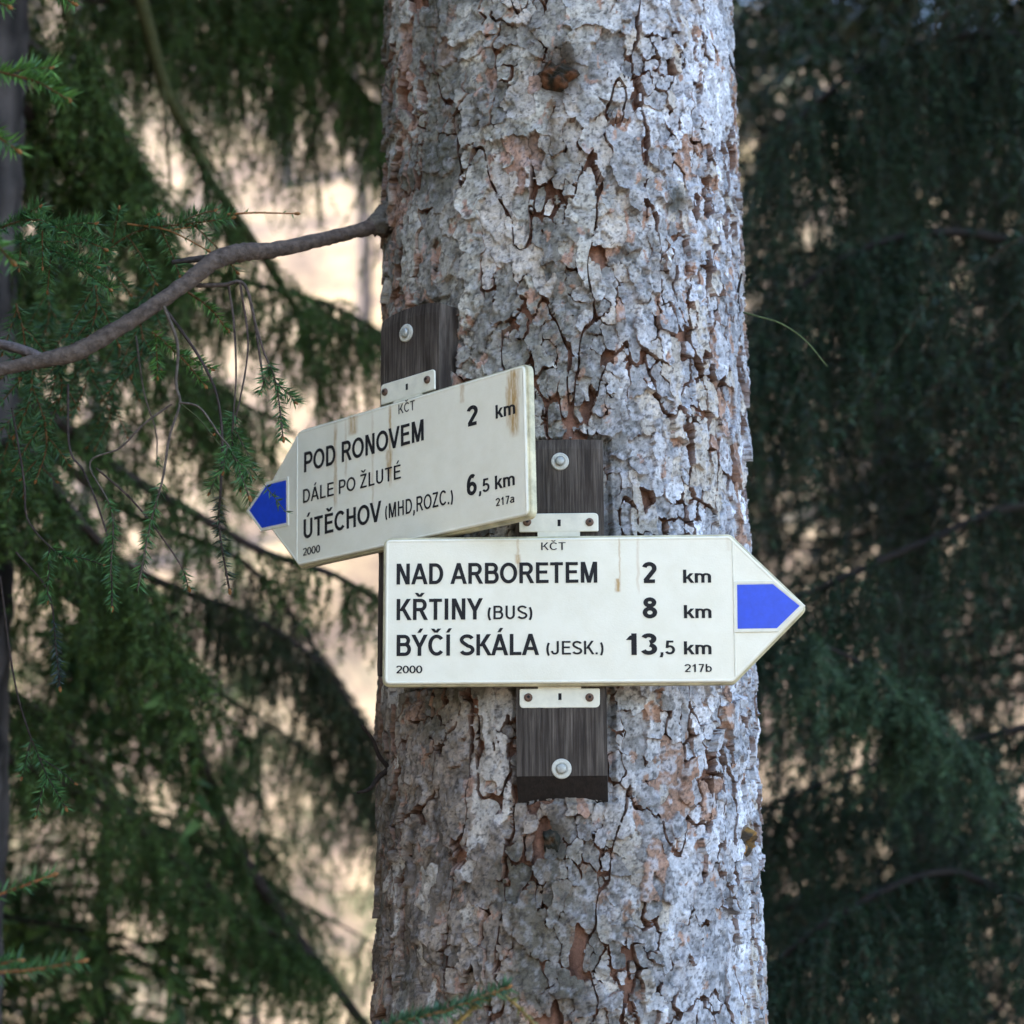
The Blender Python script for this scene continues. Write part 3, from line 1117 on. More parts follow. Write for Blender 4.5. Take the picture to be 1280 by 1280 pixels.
def make_sign(frame, flip, label, mat_face, texts, blue_px, tabs, group):
    """flip False: arrow points to +X with the body from 0 to B_LEN; True: body from -B_LEN to 0, arrow to -X"""
    root_ = empty('trail_sign')
    root_.matrix_world = frame.matrix()
    tag(root_, label, 'sign', group)
    h = S_H / 2 * (1.045 if flip else 1.0)
    if not flip:
        out = [(0, -h), (B_LEN, -h), (B_LEN + TIP, 0), (B_LEN, h), (0, h)]
        rad = [0.011, 0.012, 0.011, 0.012, 0.011]
        xl = B_LEN + 0.002
    else:
        out = [(-B_LEN, -h), (-0.006, -h), (-0.006, h), (-B_LEN, h), (-B_LEN - TIP, 0)]
        rad = [0.012, 0.011, 0.011, 0.012, 0.011]
        xl = -B_LEN - 0.002
    P = round_poly(out, rad)
    prof = [(0.0012, 0.0150), (0.0, 0.0135), (0.0, 0.0065), (0.0006, 0.0050), (0.0016, 0.0042), (0.0026, 0.0040), (0.0030, 0.0016),
            (0.0040, 0.0004), (0.0052, -0.0002), (0.0062, 0.0000), (0.0072, 0.0003)]
    rings = [(offset_poly(P, d), y) for d, y in prof]
    loft('panel', rings, mat_face, root_, mats=([M['grimy'], M['cream']], [1, 1, 1, 1, 1, 1, 2, 0, 0, 0, 0]))
    # ridge where the arrow head begins
    s = 1 if not flip else -1
    z0 = h - 0.010
    loft('ridge', [([(xl - 0.0013, -z0), (xl + 0.0013, -z0), (xl + 0.0013, z0), (xl - 0.0013, z0)], 0.0005),
                   ([(xl - 0.0006, -z0), (xl + 0.0006, -z0), (xl + 0.0006, z0), (xl - 0.0006, z0)], -0.0006)], M['cream'], root_)
    # blue way mark inside a raised white frame
    bp = np.array([frame.pick(*q) for q in blue_px])
    if (np.cross(bp[1] - bp[0], bp[2] - bp[1])) < 0:
        bp = bp[::-1]
    fr = [(offset_poly(bp, -0.0050), 0.0005), (offset_poly(bp, -0.0042), -0.0012), (offset_poly(bp, -0.0012), -0.0012), (offset_poly(bp, -0.0006), -0.0006)]
    loft('mark_border', fr, M['cream'], root_)
    loft('blue_mark', [(bp, -0.0004), (bp, -0.0010)], M['blue'], root_)
    for (body, nm, p0, p1, capx, bold) in texts:
        a_, b_ = frame.pick(*p0), frame.pick(*p1)
        c_ = frame.pick(p0[0], p0[1] - capx)
        text_obj(body, nm, a_[0], b_[0], (a_[1] + b_[1]) / 2, c_[1] - a_[1], bold, root_)
    yb = 0.0155
    for (x0, x1, za, zb, sc, slot, up) in tabs:
        # plate, neck to the panel, two screws with washers, keyhole
        t = empty('bracket_tab')
        t.parent = root_
        t.matrix_parent_inverse = Matrix.Identity(4)
        pl = round_poly([(x0, za), (x1, za), (x1, zb), (x0, zb)], [0.002 if up else 0.006] * 2 + [0.006 if up else 0.002] * 2)
        loft('plate', [(pl, yb), (pl, yb - 0.0016), (offset_poly(pl, 0.0008), yb - 0.0024)], M['cream'], t)
        cx = (x0 + x1) / 2
        if up:
            nk = [(cx - 0.027, za - 0.012), (cx + 0.027, za - 0.012), (cx + 0.027, za + 0.004), (cx - 0.027, za + 0.004)]
        else:
            nk = [(cx - 0.027, zb - 0.004), (cx + 0.027, zb - 0.004), (cx + 0.027, zb + 0.012), (cx - 0.027, zb + 0.012)]
        loft('neck', [(nk, yb - 0.0001), (nk, yb - 0.0021)], M['cream'], t)
        w_, h_ = 0.0020, 0.0042
        loft('keyhole', [([(slot[0] - w_, slot[1] - h_), (slot[0] + w_, slot[1] - h_), (slot[0] + w_, slot[1] + h_), (slot[0] - w_, slot[1] + h_)], yb - 0.0022),
                         ([(slot[0] - w_, slot[1] - h_), (slot[0] + w_, slot[1] - h_), (slot[0] + w_, slot[1] + h_), (slot[0] - w_, slot[1] + h_)], yb - 0.0027)], M['darkslot'], t)
        for q in sc:
            disc('screw', q[0], q[1], yb - 0.0024, [(0.0054, 0.0), (0.0052, -0.0015), (0.0040, -0.0032), (0.0016, -0.0038)], M['rust'], t, 14)
            disc('screw_recess', q[0] + 0.0004, q[1] + 0.0006, yb - 0.0060, [(0.0020, 0.0), (0.0018, -0.0005)], M['darkslot'], t, 8)
    return root_


FR = Frame((-0.1643, 2.3024, 0.3499 + CAM_Z), -0.0585, -0.0045, 0.0291)
kL = 1.025
FL = Frame((0.0239 * kL, 2.1581 * kL, 0.5393 * kL + CAM_Z), -0.7453, 0.0243, -0.0006)
BOLD, MED, REG = 0.162, 0.138, 0.12
yb = 0.0155


def tab_from_px(fr, x0, x1, y0, y1, screws, slot, up):
    q = [fr.pick(*p, yb) for p in ((x0[0], x0[1]), (x1[0], x1[1]))]
    lo = fr.pick(*y0, yb)[1]
    hi = fr.pick(*y1, yb)[1]
    return (q[0][0], q[1][0], lo, hi, [fr.pick(*s, yb) for s in screws], fr.pick(*slot, yb), up)


right_texts = [
    ('KČT', 'lettering', (676.5, 687.5), (707, 687.5), 9.5, REG),
    ('NAD ARBORETEM', 'lettering', (495.7, 730), (746.7, 729), 26, BOLD),
    ('KŘTINY', 'lettering', (495.7, 775), (603.7, 774.6), 26.5, BOLD),
    ('(BUS)', 'lettering', (609.5, 774), (665.5, 774), 17, MED),
    ('BÝČÍ SKÁLA', 'lettering', (495.7, 819.7), (674, 819.2), 26.5, BOLD),
    ('(JESK.)', 'lettering', (683, 818.3), (754.5, 818), 17, MED),
    ('2000', 'lettering', (495, 841.8), (528, 841.6), 9.7, MED),
    ('2', 'lettering', (803, 729), (821, 729), 26.5, 0.185),
    ('km', 'lettering', (854, 728.5), (889, 728.5), 16.5, 0.150),
    ('8', 'lettering', (803.5, 773), (821.7, 773), 26.3, 0.185),
    ('km', 'lettering', (855, 772.7), (889.5, 772.7), 16.5, 0.150),
    ('13', 'lettering', (782.5, 818.7), (821.7, 818.7), 27, 0.185),
    (',5', 'lettering', (824.5, 818), (844, 818), 17.3, 0.150),
    ('km', 'lettering', (855, 818), (889.5, 818), 16.5, 0.150),
    ('217b', 'lettering', (855.7, 840), (890, 840), 10, MED)]
left_texts = [
    ('KČT', 'lettering', (498.3, 517.4), (518.8, 512.6), 12, REG),
    ('POD RONOVEM', 'lettering', (380.2, 591), (530, 550), 25, BOLD),
    ('DÁLE PO ŽLUTÉ', 'lettering', (379, 629.6), (501.3, 597.5), 17, MED),
    ('ÚTĚCHOV', 'lettering', (379.6, 674.7), (477, 650.4), 24.5, BOLD),
    ('(MHD,ROZC.)', 'lettering', (481.7, 649), (566.6, 629), 18.5, MED),
    ('2000', 'lettering', (378.7, 695.5), (400.4, 690), 9.7, MED),
    ('2', 'lettering', (584, 533.7), (597.8, 530.7), 25.5, 0.185),
    ('km', 'lettering', (619.8, 523.3), (644.4, 517.4), 17, 0.150),
    ('6', 'lettering', (584, 620.7), (596.3, 617.7), 26.5, 0.185),
    (',5', 'lettering', (598.4, 617), (612.3, 614), 17, 0.150),
    ('km', 'lettering', (619, 611.8), (643.8, 606.4), 17, 0.150),
    ('217a', 'lettering', (619.8, 633), (643.5, 628), 10, MED)]


def streak(fr, x, y0, y1, w, s):
    a_, b_ = fr.pick(x, y0), fr.pick(x, y1)
    return (a_[0], a_[1], b_[1], w, s)


st_r = [streak(FR, 647, 668, 722, 0.0022, 0.45), streak(FR, 647, 692, 706, 0.0045, 0.7), streak(FR, 774, 668, 738, 0.0016, 0.5),
        streak(FR, 772, 722, 741, 0.0050, 0.9), streak(FR, 797, 668, 745, 0.0026, 0.3), streak(FR, 910, 668, 690, 0.004, 0.15)]
st_l = [streak(FL, 641, 456, 548, 0.010, 0.95), streak(FL, 634, 480, 536, 0.005, 0.8), streak(FL, 441, 515, 545, 0.012, 0.75), streak(FL, 419, 525, 640, 0.0045, 0.6), streak(FL, 487, 500, 610, 0.0035, 0.8),
        streak(FL, 486, 560, 595, 0.0075, 0.8), streak(FL, 637, 462, 540, 0.0075, 0.75), streak(FL, 646, 458, 500, 0.006, 0.5),
        streak(FL, 577, 478, 505, 0.005, 0.6), streak(FL, 465, 510, 650, 0.003, 0.35), streak(FL, 432, 520, 600, 0.003, 0.4)]
make_sign(FR, False, 'white arrow sign pointing right, reading NAD ARBORETEM, with a blue mark at its tip', mat_cream('cream_enamel_clean', st_r), right_texts,
          [(921.3, 731), (966, 730.3), (999.5, 757.5), (971, 785.3), (922, 786)],
          [tab_from_px(FR, (649, 655), (748, 655), (700, 665), (700, 642), [(659, 653), (737, 653)], (699, 654), True),
           tab_from_px(FR, (649.5, 872), (749.8, 872), (700, 885), (700, 861), [(660.5, 872), (737, 872)], (700, 871), False)], 'trail signs on the trunk')
make_sign(FL, True, 'rust streaked arrow sign pointing left, reading POD RONOVEM, set above the other sign', mat_cream('cream_enamel_streaked', st_l), left_texts,
          [(358, 600.5), (334, 606.5), (312.3, 638), (328, 660), (358.3, 653.5)],
          [tab_from_px(FL, (477.3, 480), (544.5, 462.5), (511, 497), (511, 471.5), [(483, 490.6), (536, 475.2)], (510.2, 484), True)], 'trail signs on the trunk')

# ------------------------------------------------------------------ the wooden boards behind the signs
def make_board(fr0, top_px, bot_px, xl_px, xr_px, depth_front, thick, label, bolts, cut, arch):
    """an upright board whose front lies depth_front behind a sign's face"""
    fr = Frame(fr0.o + fr0.y * depth_front, math.atan2(fr0.x[1], fr0.x[0]), 0.0, 0.0)
    x0, x1 = fr.pick(*xl_px)[0], fr.pick(*xr_px)[0]
    zt, zb = fr.pick(*top_px)[1], fr.pick(*bot_px)[1]
    root_ = empty('mounting_board')
    fr.o = fr.o + fr.x * ((x0 + x1) / 2) + fr.z * zb
    root_.matrix_world = fr.matrix()
    tag(root_, label, 'board', 'boards bolted to the trunk')
    w, hh = (x1 - x0) / 2, zt - zb
    # side profile lofted across the width, with worn edges
    nxs, nzs = 13, 34
    V, Fc = [], []
    rs = np.random.default_rng(int(abs(x0) * 1e4) + 5)
    xs = np.linspace(-w, w, nxs)
    zs = np.linspace(0, hh, nzs)
    for k, z in enumerate(zs):
        for i, x in enumerate(xs):
            e = 0.0018 * ((abs(x) / w) ** 14)
            top = (z / hh > 0.9) * arch * (abs(x - 0.1 * w) / w) ** 2.4 * ((z / hh - 0.9) / 0.1)
            V.append((x + rs.normal(0, 0.0002), e + rs.normal(0, 0.00025) + (0.002 if k == nzs - 1 else 0), z - top + rs.normal(0, 0.0004) * (0 < k < nzs - 1)))
    nf = nxs * nzs
    for k, z in enumerate(zs):
        for i, x in enumerate(xs):
            top = (z / hh > 0.9) * arch * (abs(x - 0.1 * w) / w) ** 2.4 * ((z / hh - 0.9) / 0.1)
            zz_ = z - top - (cut * max(0, 1 - z / 0.05))
            V.append((x, thick, zz_))
    for k in range(nzs - 1):
        for i in range(nxs - 1):
            a0 = k * nxs + i
            Fc.append((a0, a0 + 1, a0 + nxs + 1, a0 + nxs))
            b0 = nf + a0
            Fc.append((b0, b0 + nxs, b0 + nxs + 1, b0 + 1))
        l0, r0 = k * nxs, k * nxs + nxs - 1
        Fc.append((l0, l0 + nxs, nf + l0 + nxs, nf + l0))
        Fc.append((r0, nf + r0, nf + r0 + nxs, r0 + nxs))
    ends_ = []
    for i in range(nxs - 1):
        ends_.append(len(Fc))
        Fc.append((i, nf + i, nf + i + 1, i + 1))
        t0 = (nzs - 1) * nxs + i
        ends_.append(len(Fc))
        Fc.append((t0, t0 + 1, nf + t0 + 1, nf + t0))
    o = mesh_obj('plank', V, Fc, M['wood'], root_)
    o.data.materials.append(M['endgrain'])
    for k in ends_:
        o.data.polygons[k].material_index = 1
    for (bx, by, rw) in bolts:
        x, z = fr.pick(bx, by)
        b_ = empty('bolt')
        b_.parent = root_
        rr = rw
        ang = np.arange(28) * 2 * math.pi / 28
        ring = lambda r, y: (np.stack([x + r * np.cos(ang), z + r * np.sin(ang)], 1), y)
        loft('washer', [ring(rr, 0.001), ring(rr, -0.0012), ring(rr * 0.92, -0.0022), ring(rr * 0.60, -0.0022), ring(rr * 0.56, -0.0008)], M['washer'], b_)
        loft('bolt_head', [ring(rr * 0.50, -0.0006), ring(rr * 0.50, -0.0050), ring(rr * 0.40, -0.0066), ring(rr * 0.18, -0.0072)], M['bolt'], b_)
    return root_


make_board(FR, (700, 549), (702, 970), (645, 800), (757, 800), 0.0172, 0.040,
           'dark weathered board under the NAD ARBORETEM sign, bolted top and bottom', [(700, 577, 0.0115), (702, 961, 0.0125)], 0.036, 0.002)
make_board(FL, (512, 384), (512, 840), (475, 430), (548, 410), 0.0172, 0.055,
           'dark brown board under the POD RONOVEM sign with one bolt at its head', [(508, 416.5, 0.0125)], 0.0, 0.007)

# ------------------------------------------------------------------ spruces round about
DKG, MIDG, BRG = (0.045, 0.086, 0.024), (0.125, 0.205, 0.046), (0.060, 0.135, 0.040)
UP = np.array([0, 0, 1.0])


def whorl_boughs(wood, leaf, x, y, z0, z1, height, blen, step, nper, nlat, nhang, hang, per_m, nl, nw, rng, c0, c1, skip=None, pend=0.35):
    """drooping boughs in whorls between z0 and z1 with hanging shoots (all arrays)"""
    LS, LD, LL, HS, HD, HL = [], [], [], [], [], []
    z = z0
    while z < z1:
        for k in range(nper):
            az = rng.random() * 2 * math.pi
            if skip is not None and skip(az, z):
                continue
            L = blen * max(0.12, 1 - (z / height) ** 1.25) * (0.75 + 0.45 * rng.random())
            o = np.array([math.cos(az), math.sin(az), 0])
            side = np.array([-o[1], o[0], 0])
            s_ = np.linspace(0, 1, 7)
            drop = pend * (0.7 + 0.6 * rng.random())
            zb = z + rng.normal(0, 0.07)
            P = np.array([x, y, zb]) + o * (L * s_)[:, None] + UP * (L * (0.10 * s_ - drop * s_ ** 2 + 0.30 * drop * s_ ** 4))[:, None]
            P[1:] += rng.normal(0, 0.02 * L, (6, 3)) * 0.6
            tube(wood, P, 0.008 * L / 1.5 * (1 - 0.85 * s_) + 0.002, (0.022, 0.018, 0.014), 5, 0.1, rng, False)
            t = 0.12 + 0.88 * rng.random(nlat) ** 0.85
            i = np.minimum((t * 6).astype(int), 5)
            fr = (t * 6 - i)[:, None]
            S = P[i] * (1 - fr) + P[i + 1] * fr
            sg = np.where(rng.random(nlat) < 0.5, -1, 1)[:, None]
            D = norm(side * sg * (0.75 + 0.4 * rng.random((nlat, 1))) + o * (0.35 + 0.5 * rng.random((nlat, 1))) + rng.normal(0, 0.18, (nlat, 3)) - UP * 0.12)
            ln = L * (0.16 + 0.26 * (1 - t)) * (0.7 + 0.6 * rng.random(nlat)) + 0.05
            LS.append(S), LD.append(D), LL.append(ln)
            if nhang:
                tt_ = rng.random((nlat, nhang))
                hs = S[:, None] + D[:, None] * (ln[:, None] * tt_)[..., None] - UP * (ln[:, None] * 0.45 * tt_ ** 2)[..., None]
                hd = norm(rng.normal(0, 0.30, (nlat, nhang, 3)) + D[:, None] * 0.25 - UP)
                HS.append(hs.reshape(-1, 3)), HD.append(hd.reshape(-1, 3))
                HL.append(hang * (0.35 + 0.9 * rng.random(nlat * nhang)))
        z += step * (0.8 + 0.4 * rng.random())
    LS, LD, LL = np.concatenate(LS), np.concatenate(LD), np.concatenate(LL)
    shoots(wood, leaf, LS, LD, LL, 0.45, per_m, nl, nw, rng, c0, c1)
    if nhang:
        shoots(wood, leaf, np.concatenate(HS), np.concatenate(HD), np.concatenate(HL), 0.1, per_m, nl, nw, rng, c0, c1, r0=0.0016)


def tree_trunk(x, y, h, r, parent, rng, col=(0.072, 0.060, 0.056), name='trunk', fine=False):
    gz = float(ground_z(np.array([x]), np.array([y]))[0])
    a = Acc()
    n = max(30, int(h * (26 if fine else 8)))
    zz_ = np.linspace(gz - 0.1, gz + h, n)
    wob = 0.01 * r / 0.15
    P = np.stack([x + wob * np.sin(zz_ * 1.3), y + wob * np.cos(zz_ * 1.1), zz_], 1)
    R = r * (1 - 0.93 * (zz_ - gz) / h) + 0.5 * r * np.exp(-(zz_ - gz) / 0.2)
    m = 30 if fine else 14
    ang = np.arange(m) * 2 * math.pi / m
    vary = np.clip(3.2 * fbm(np.cos(ang)[None] * 6 + 20 + zz_[:, None], np.sin(ang)[None] * 6 + zz_[:, None] * 11, 3, 4) - 0.75, 0.2, 2.2)
    tube(a, P, np.maximum(R, 0.004), np.vstack([(np.asarray(col) * vary[..., None]).reshape(-1, 3), [col]]), m, 0.05, rng)
    return a.build(name, M['bark'], parent, (x, y, 0), True)


def spruce(label, x, y, h, r, zlow, blen, seed, vis=None, group=None, name='spruce_tree', c0=DKG, c1=MIDG, nl=0.024, nw=0.0052,
           per_m=200, step=0.34, nper=6, nlat=15, nhang=4, hang=0.20, skip=None, pend=0.35, shade_top=True, zvis=4.6, top=(0.42, 6, 13, 2), fine=False):
    rng = np.random.default_rng(seed)
    root_ = empty(name, (x, y, 0))
    tag(root_, label, 'tree', group)
    tree_trunk(x, y, h, r, root_, rng, fine=fine)
    wood, leaf = Acc(), Acc()
    zt = min(zvis, h * 0.97)
    if zt > zlow:
        whorl_boughs(wood, leaf, x, y, zlow, zt, h, blen, step, nper, nlat, nhang, hang, per_m, nl, nw, rng, c0, c1, skip, pend)
    if shade_top and h > zvis:
        whorl_boughs(wood, leaf, x, y, max(zvis, zlow), h * 0.96, h, blen, top[0], top[1], top[2], top[3], 0.30, 34, 0.09, 0.030, rng, c0, c1, None, pend)
    tag(wood.build('boughs', M['twigwood'], root_, (x, y, 0)), None, kind='stuff')
    leaf.build('crown', M['needle_far'], root_, (x, y, 0))
    return root_


def copy_tree(src, loc, rot, label, group=None):
    c = src.copy()
    COL.objects.link(c)
    c.location, c.rotation_euler = loc, (0, 0, rot)
    c['label'] = label
    for ch in src.children:
        d = ch.copy()
        COL.objects.link(d)
        d.parent = c
    return c


# the big tree's own crown, above the picture
wood, leaf = Acc(), Acc()
whorl_boughs(wood, leaf, AX, AY, 5.4, 10.6, 12.5, 2.0, 0.46, 6, 12, 2, 0.28, 30, 0.09, 0.028, np.random.default_rng(71), DKG, MIDG, skip=lambda az, z: math.cos(az) > -0.15)
tag(wood.build('boughs', M['twigwood'], main_tree, ORG), None, kind='stuff')
leaf.build('crown', M['needle_far'], main_tree, ORG)

# dense dark curtain on the right
right_tree = spruce('dark spruce hung with dense drooping twigs, right of the signed trunk', 2.0, 5.3, 14, 0.17, 1.0, 2.0, 201, nlat=15, nhang=5, hang=0.32, step=0.29, nper=6, per_m=105, nl=0.028, nw=0.0085, skip=lambda az, z: math.cos(az) > 0.35, c0=(0.012, 0.026, 0.013), c1=(0.028, 0.062, 0.027))
back_tree = spruce('tall dark spruce standing behind the drooping spruce right of the signed trunk', 2.75, 7.9, 16, 0.19, 0.8, 2.5, 202, skip=lambda az, z: math.cos(az) > 0.35, nlat=12, nhang=3, hang=0.32, step=0.36, nper=6, zvis=5.5, nl=0.042, nw=0.012, per_m=70, c0=(0.012, 0.026, 0.013), c1=(0.028, 0.062, 0.027))

copy_tree(right_tree, (2.15, 6.7, 0), 0.25, 'dark spruce between the drooping spruce and the tall dark spruce behind it')
copy_tree(back_tree, (2.1, 9.6, 0), 0.15, 'far dark spruce in the gloom behind all the others right of the signed trunk')
# left: trunk at the picture's edge, undergrowth, spruces behind
LX, LY = float(at(-68, 600, 3.6)[0]), 3.6
left_tree = spruce('spruce with a dark violet grey trunk, mossy limbs and hanging green sprays', LX, LY, 13, 0.165, 4.6, 1.9, 203, fine=True)
LORG = np.array([LX, LY, 0])
spruce('tall shaded spruce behind the dark violet grey trunk', -2.15, 6.4, 14, 0.18, 0.9, 1.25, 204, nlat=11, nhang=3, hang=0.26, step=0.34, nper=6, zvis=5.5, nl=0.036, nw=0.0095, per_m=85)
spruce('bushy young spruce filling the ground behind the dark violet grey trunk', -1.2, 5.5, 2.7, 0.035, 0.35, 1.25, 205, name='young_spruce', nlat=13, nhang=3, hang=0.15,
       step=0.22, nper=6, pend=0.25, c0=(0.036, 0.085, 0.026), c1=(0.11, 0.22, 0.055))
fresh = spruce('fresh green young spruce alone before the pale slope', -1.45, 10.6, 3.3, 0.04, 0.4, 1.0, 206, name='young_spruce', nlat=10, nhang=2, hang=0.14,
       step=0.30, nper=5, pend=0.22, c0=(0.03, 0.07, 0.025), c1=(0.09, 0.19, 0.06), nl=0.026, nw=0.004)

for (x_, y_, r_, lb) in ((-0.9, 15.5, 1.0, 'small green spruce at the foot of the pale slope beside the trunk gap'), (-4.6, 17.5, 2.0, 'small green spruce at the slope foot behind the tall shaded spruce'),
                         (-3.4, 21.0, 4.0, 'lone small green spruce some way up the pale slope')):
    copy_tree(fresh, (x_, y_, float(ground_z(np.array([x_]), np.array([y_]))[0])), r_, lb)
# unseen spruces, added to block the sun and dim the skylight from behind
sh = spruce('tall full crowned spruce added out of view to shade the signed trunk', -3.3, 1.5, 15, 0.2, 1.6, 2.5, 210, zvis=1.7, top=(0.36, 8, 19, 2), group='tall spruces added out of view to shade the signs')
for (x, y, r_) in ((-3.5, 4.4, 1.1), (-1.7, -4.6, 0.6), (-3.9, 7.4, 2.3), (-5.6, 0.2, 4.5), (-5.8, 3.2, 5.2)):
    copy_tree(sh, (x, y, 0), r_, 'tall full crowned spruce added out of view to shade the signed trunk')


# ------------------------------------------------------------------ boughs and sprays of the left spruce that show in front
def spray(parent, org, px_pts, depth, r0=0.0018, per_m=1000, nl=0.018, nw=0.0024, c0=(0.040, 0.105, 0.036), c1=(0.11, 0.25, 0.075), start=0.0,
          wcol=(0.16, 0.085, 0.035), side=0, side_len=0.05, seed=1, name='spray', bud=True, ang=56):
    """a needled shoot along photo points; start = bare share; side = number of side shoots"""
    rng = np.random.default_rng(seed)
    pts = [at(p[0], p[1], p[2] if len(p) > 2 else depth) for p in px_pts]
    P = smooth_path(pts, 30)
    wood, leaf = Acc(), Acc()
    tube(wood, P, np.linspace(r0, r0 * 0.6, 30), wcol, 6, 0.1, rng)
    seg = np.linalg.norm(np.diff(P, axis=0), axis=1)
    L = seg.sum()
    n = max(8, int(L * per_m * 1.4 * (1 - start)))
    t = (start + (1 - start) * rng.random(n)) * 28.99
    i = t.astype(int)
    B = P[i] + (P[i + 1] - P[i]) * (t - i)[:, None]
    T = norm(P[i + 1] - P[i])
    needles(leaf, B, T, nl, nw, ang, rng, c0, c1, 0.25, True)
    for k in range(side):
        tk = start + (1 - start) * (0.1 + 0.75 * k / max(1, side))
        q = P[int(tk * 28)]
        tg = norm(P[int(tk * 28) + 1] - q)
        sd = norm(np.cross(tg, [0.0, 1, 0.15])) * (1 if k % 2 else -1)
        dr = norm(tg * 0.8 + sd * 0.75 - UP * 0.25 + rng.normal(0, 0.1, 3))
        ln = side_len * (0.7 + 0.6 * rng.random())
        Q = q + dr * np.linspace(0, ln, 8)[:, None] - UP * (np.linspace(0, 1, 8) ** 2 * ln * 0.2)[:, None]
        tube(wood, Q, np.linspace(r0 * 0.7, r0 * 0.4, 8), wcol, 5, 0.1, rng)
        m = int(ln * per_m * 1.4)
        tq = rng.random(m) * 6.99
        iq = tq.astype(int)
        needles(leaf, Q[iq] + (Q[iq + 1] - Q[iq]) * (tq - iq)[:, None], norm(Q[iq + 1] - Q[iq]), nl, nw, ang, rng, c0, c1, 0.25, True)
        if bud:
            tube(wood, np.stack([Q[-1], Q[-1] + dr * 0.005]), [0.0022, 0.0012], (0.28, 0.13, 0.05), 6, 0, rng)
    if bud:
        e = norm(P[-1] - P[-2])
        tube(wood, np.stack([P[-1] - e * 0.002, P[-1] + e * 0.003, P[-1] + e * 0.006]), [0.002, 0.0026, 0.001], (0.30, 0.14, 0.05), 6, 0, rng)
    s_ = wood.build(name, M['limb'], parent, org, True)
    leaf.build('needles', M['needle'], s_).location = (0, 0, 0)
    nd = tag(s_.children[0], None, kind='stuff')
    nd.data.transform(Matrix.Translation(-Vector(org)))
    return s_


def bough(parent, org, px_pts, r, col, seed, hang=0.0, n=0, per_m=420, spread=0.10, nl=0.020, nw=0.0036, c0=DKG, c1=MIDG, bare=0.0, name='bough', lat=0.3):
    """a limb along photo points (x, y, depth) with drooping shoots"""
    rng = np.random.default_rng(seed)
    pts = [p if isinstance(p, np.ndarray) else at(*p) for p in px_pts]
    if isinstance(px_pts[0], np.ndarray):
        pts[0][2] = pts[1][2] + 0.10 * np.hypot(*(pts[1] - pts[0])[:2])     # leaves the trunk a little above its next point
    P = smooth_path(pts, 50)
    a = Acc()
    tube(a, P, np.interp(np.linspace(0, 1, 50), np.linspace(0, 1, len(r)), r), col, 9, 0.10, rng)
    o = a.build(name, M['limb'], parent, org, True)
    if n:
        wood, leaf = Acc(), Acc()
        t = (bare + (1 - bare) * rng.random(n)) * 48.99
        i = t.astype(int)
        S = P[i] + (P[i + 1] - P[i]) * (t - i)[:, None]
        tg = norm(P[i + 1] - P[i])
        sd = norm(np.cross(tg, UP)) * np.where(rng.random(n) < 0.5, -1, 1)[:, None]
        D = norm(sd * 0.9 + tg * 0.5 + rng.normal(0, 0.25, (n, 3)) - UP * 0.2)
        L = spread * (0.5 + rng.random(n))
        shoots(wood, leaf, S, D, L, 0.5, per_m, nl, nw, rng, c0, c1)
        k = 4
        tt_ = rng.random((n, k))
        hs = (S[:, None] + D[:, None] * (L[:, None] * tt_)[..., None] - UP * (L[:, None] * 0.5 * tt_ ** 2)[..., None]).reshape(-1, 3)
        hd = norm(rng.normal(0, lat, (n * k, 3)) - UP)
        shoots(wood, leaf, hs, hd, hang * (0.3 + 0.8 * rng.random(n * k)), 0.05, per_m, nl, nw, rng, c0, c1, r0=0.0015)
        tag(wood.build('twigs', M['twigwood'], o, org), None, kind='stuff')
        tag(leaf.build('needles', M['needle_far'], o, org), None, kind='stuff')
    return o


TL = lambda z: np.array([LX + 0.05, LY, z])
MOSS = (0.085, 0.088, 0.034)
BGR = dict(c0=(0.045, 0.105, 0.03), c1=(0.12, 0.25, 0.07))
BRN = (0.050, 0.036, 0.030)
bough(left_tree, LORG, [TL(4.2), (60, -120, 3.7), (81, 0, 3.75), (99, 69, 3.8), (138, 162, 3.9), (185, 262, 4.0), (215, 330, 4.05)], [0.02, 0.014, 0.011, 0.008, 0.004], MOSS, 301, 0.20, 51, bare=0.35)
bough(left_tree, LORG, [TL(4.5), (140, -130, 4.0), (175, 0, 4.1), (203, 101, 4.2), (227, 150, 4.25), (260, 219, 4.3), (288, 260, 4.3), (345, 345, 4.4), (378, 406, 4.5), (400, 480, 4.5)],
      [0.022, 0.019, 0.016, 0.013, 0.012, 0.011, 0.006], MOSS, 302, 0.16, 39, bare=0.45)
bough(left_tree, LORG, [(203, 101, 4.2), (208, 160, 4.2), (213, 235, 4.25)], [0.006, 0.004], MOSS, 303)
bough(left_tree, LORG, [TL(2.95), (37, 61, 3.7), (80, 92, 3.8), (110, 122, 3.9), (150, 175, 4.0), (190, 240, 4.1)], [0.024, 0.018, 0.013, 0.008, 0.004], BRN, 304, 0.16, 60, bare=0.1)
bough(left_tree, LORG, [TL(3.9), (120, -90, 4.6), (230, -60, 5.0), (330, -45, 5.1), (430, -40, 5.1), (520, -20, 5.1)], [0.022, 0.018, 0.014, 0.008, 0.004], BRN, 305, 0.38, 180, spread=0.2, bare=0.25)
bough(left_tree, LORG, [TL(3.7), (60, -40, 4.2), (140, 0, 4.7), (250, 10, 5.0), (360, 40, 5.1), (450, 110, 5.1), (500, 190, 5.1)], [0.020, 0.016, 0.010, 0.004], BRN, 306, 0.24, 120, spread=0.16, bare=0.3)
bough(left_tree, LORG, [TL(2.8), (60, 180, 3.9), (110, 250, 4.2), (180, 310, 4.4), (300, 350, 4.5), (420, 385, 4.6), (500, 430, 4.6)], [0.018, 0.014, 0.009, 0.004], BRN, 307, 0.22, 127, spread=0.16, bare=0.1)
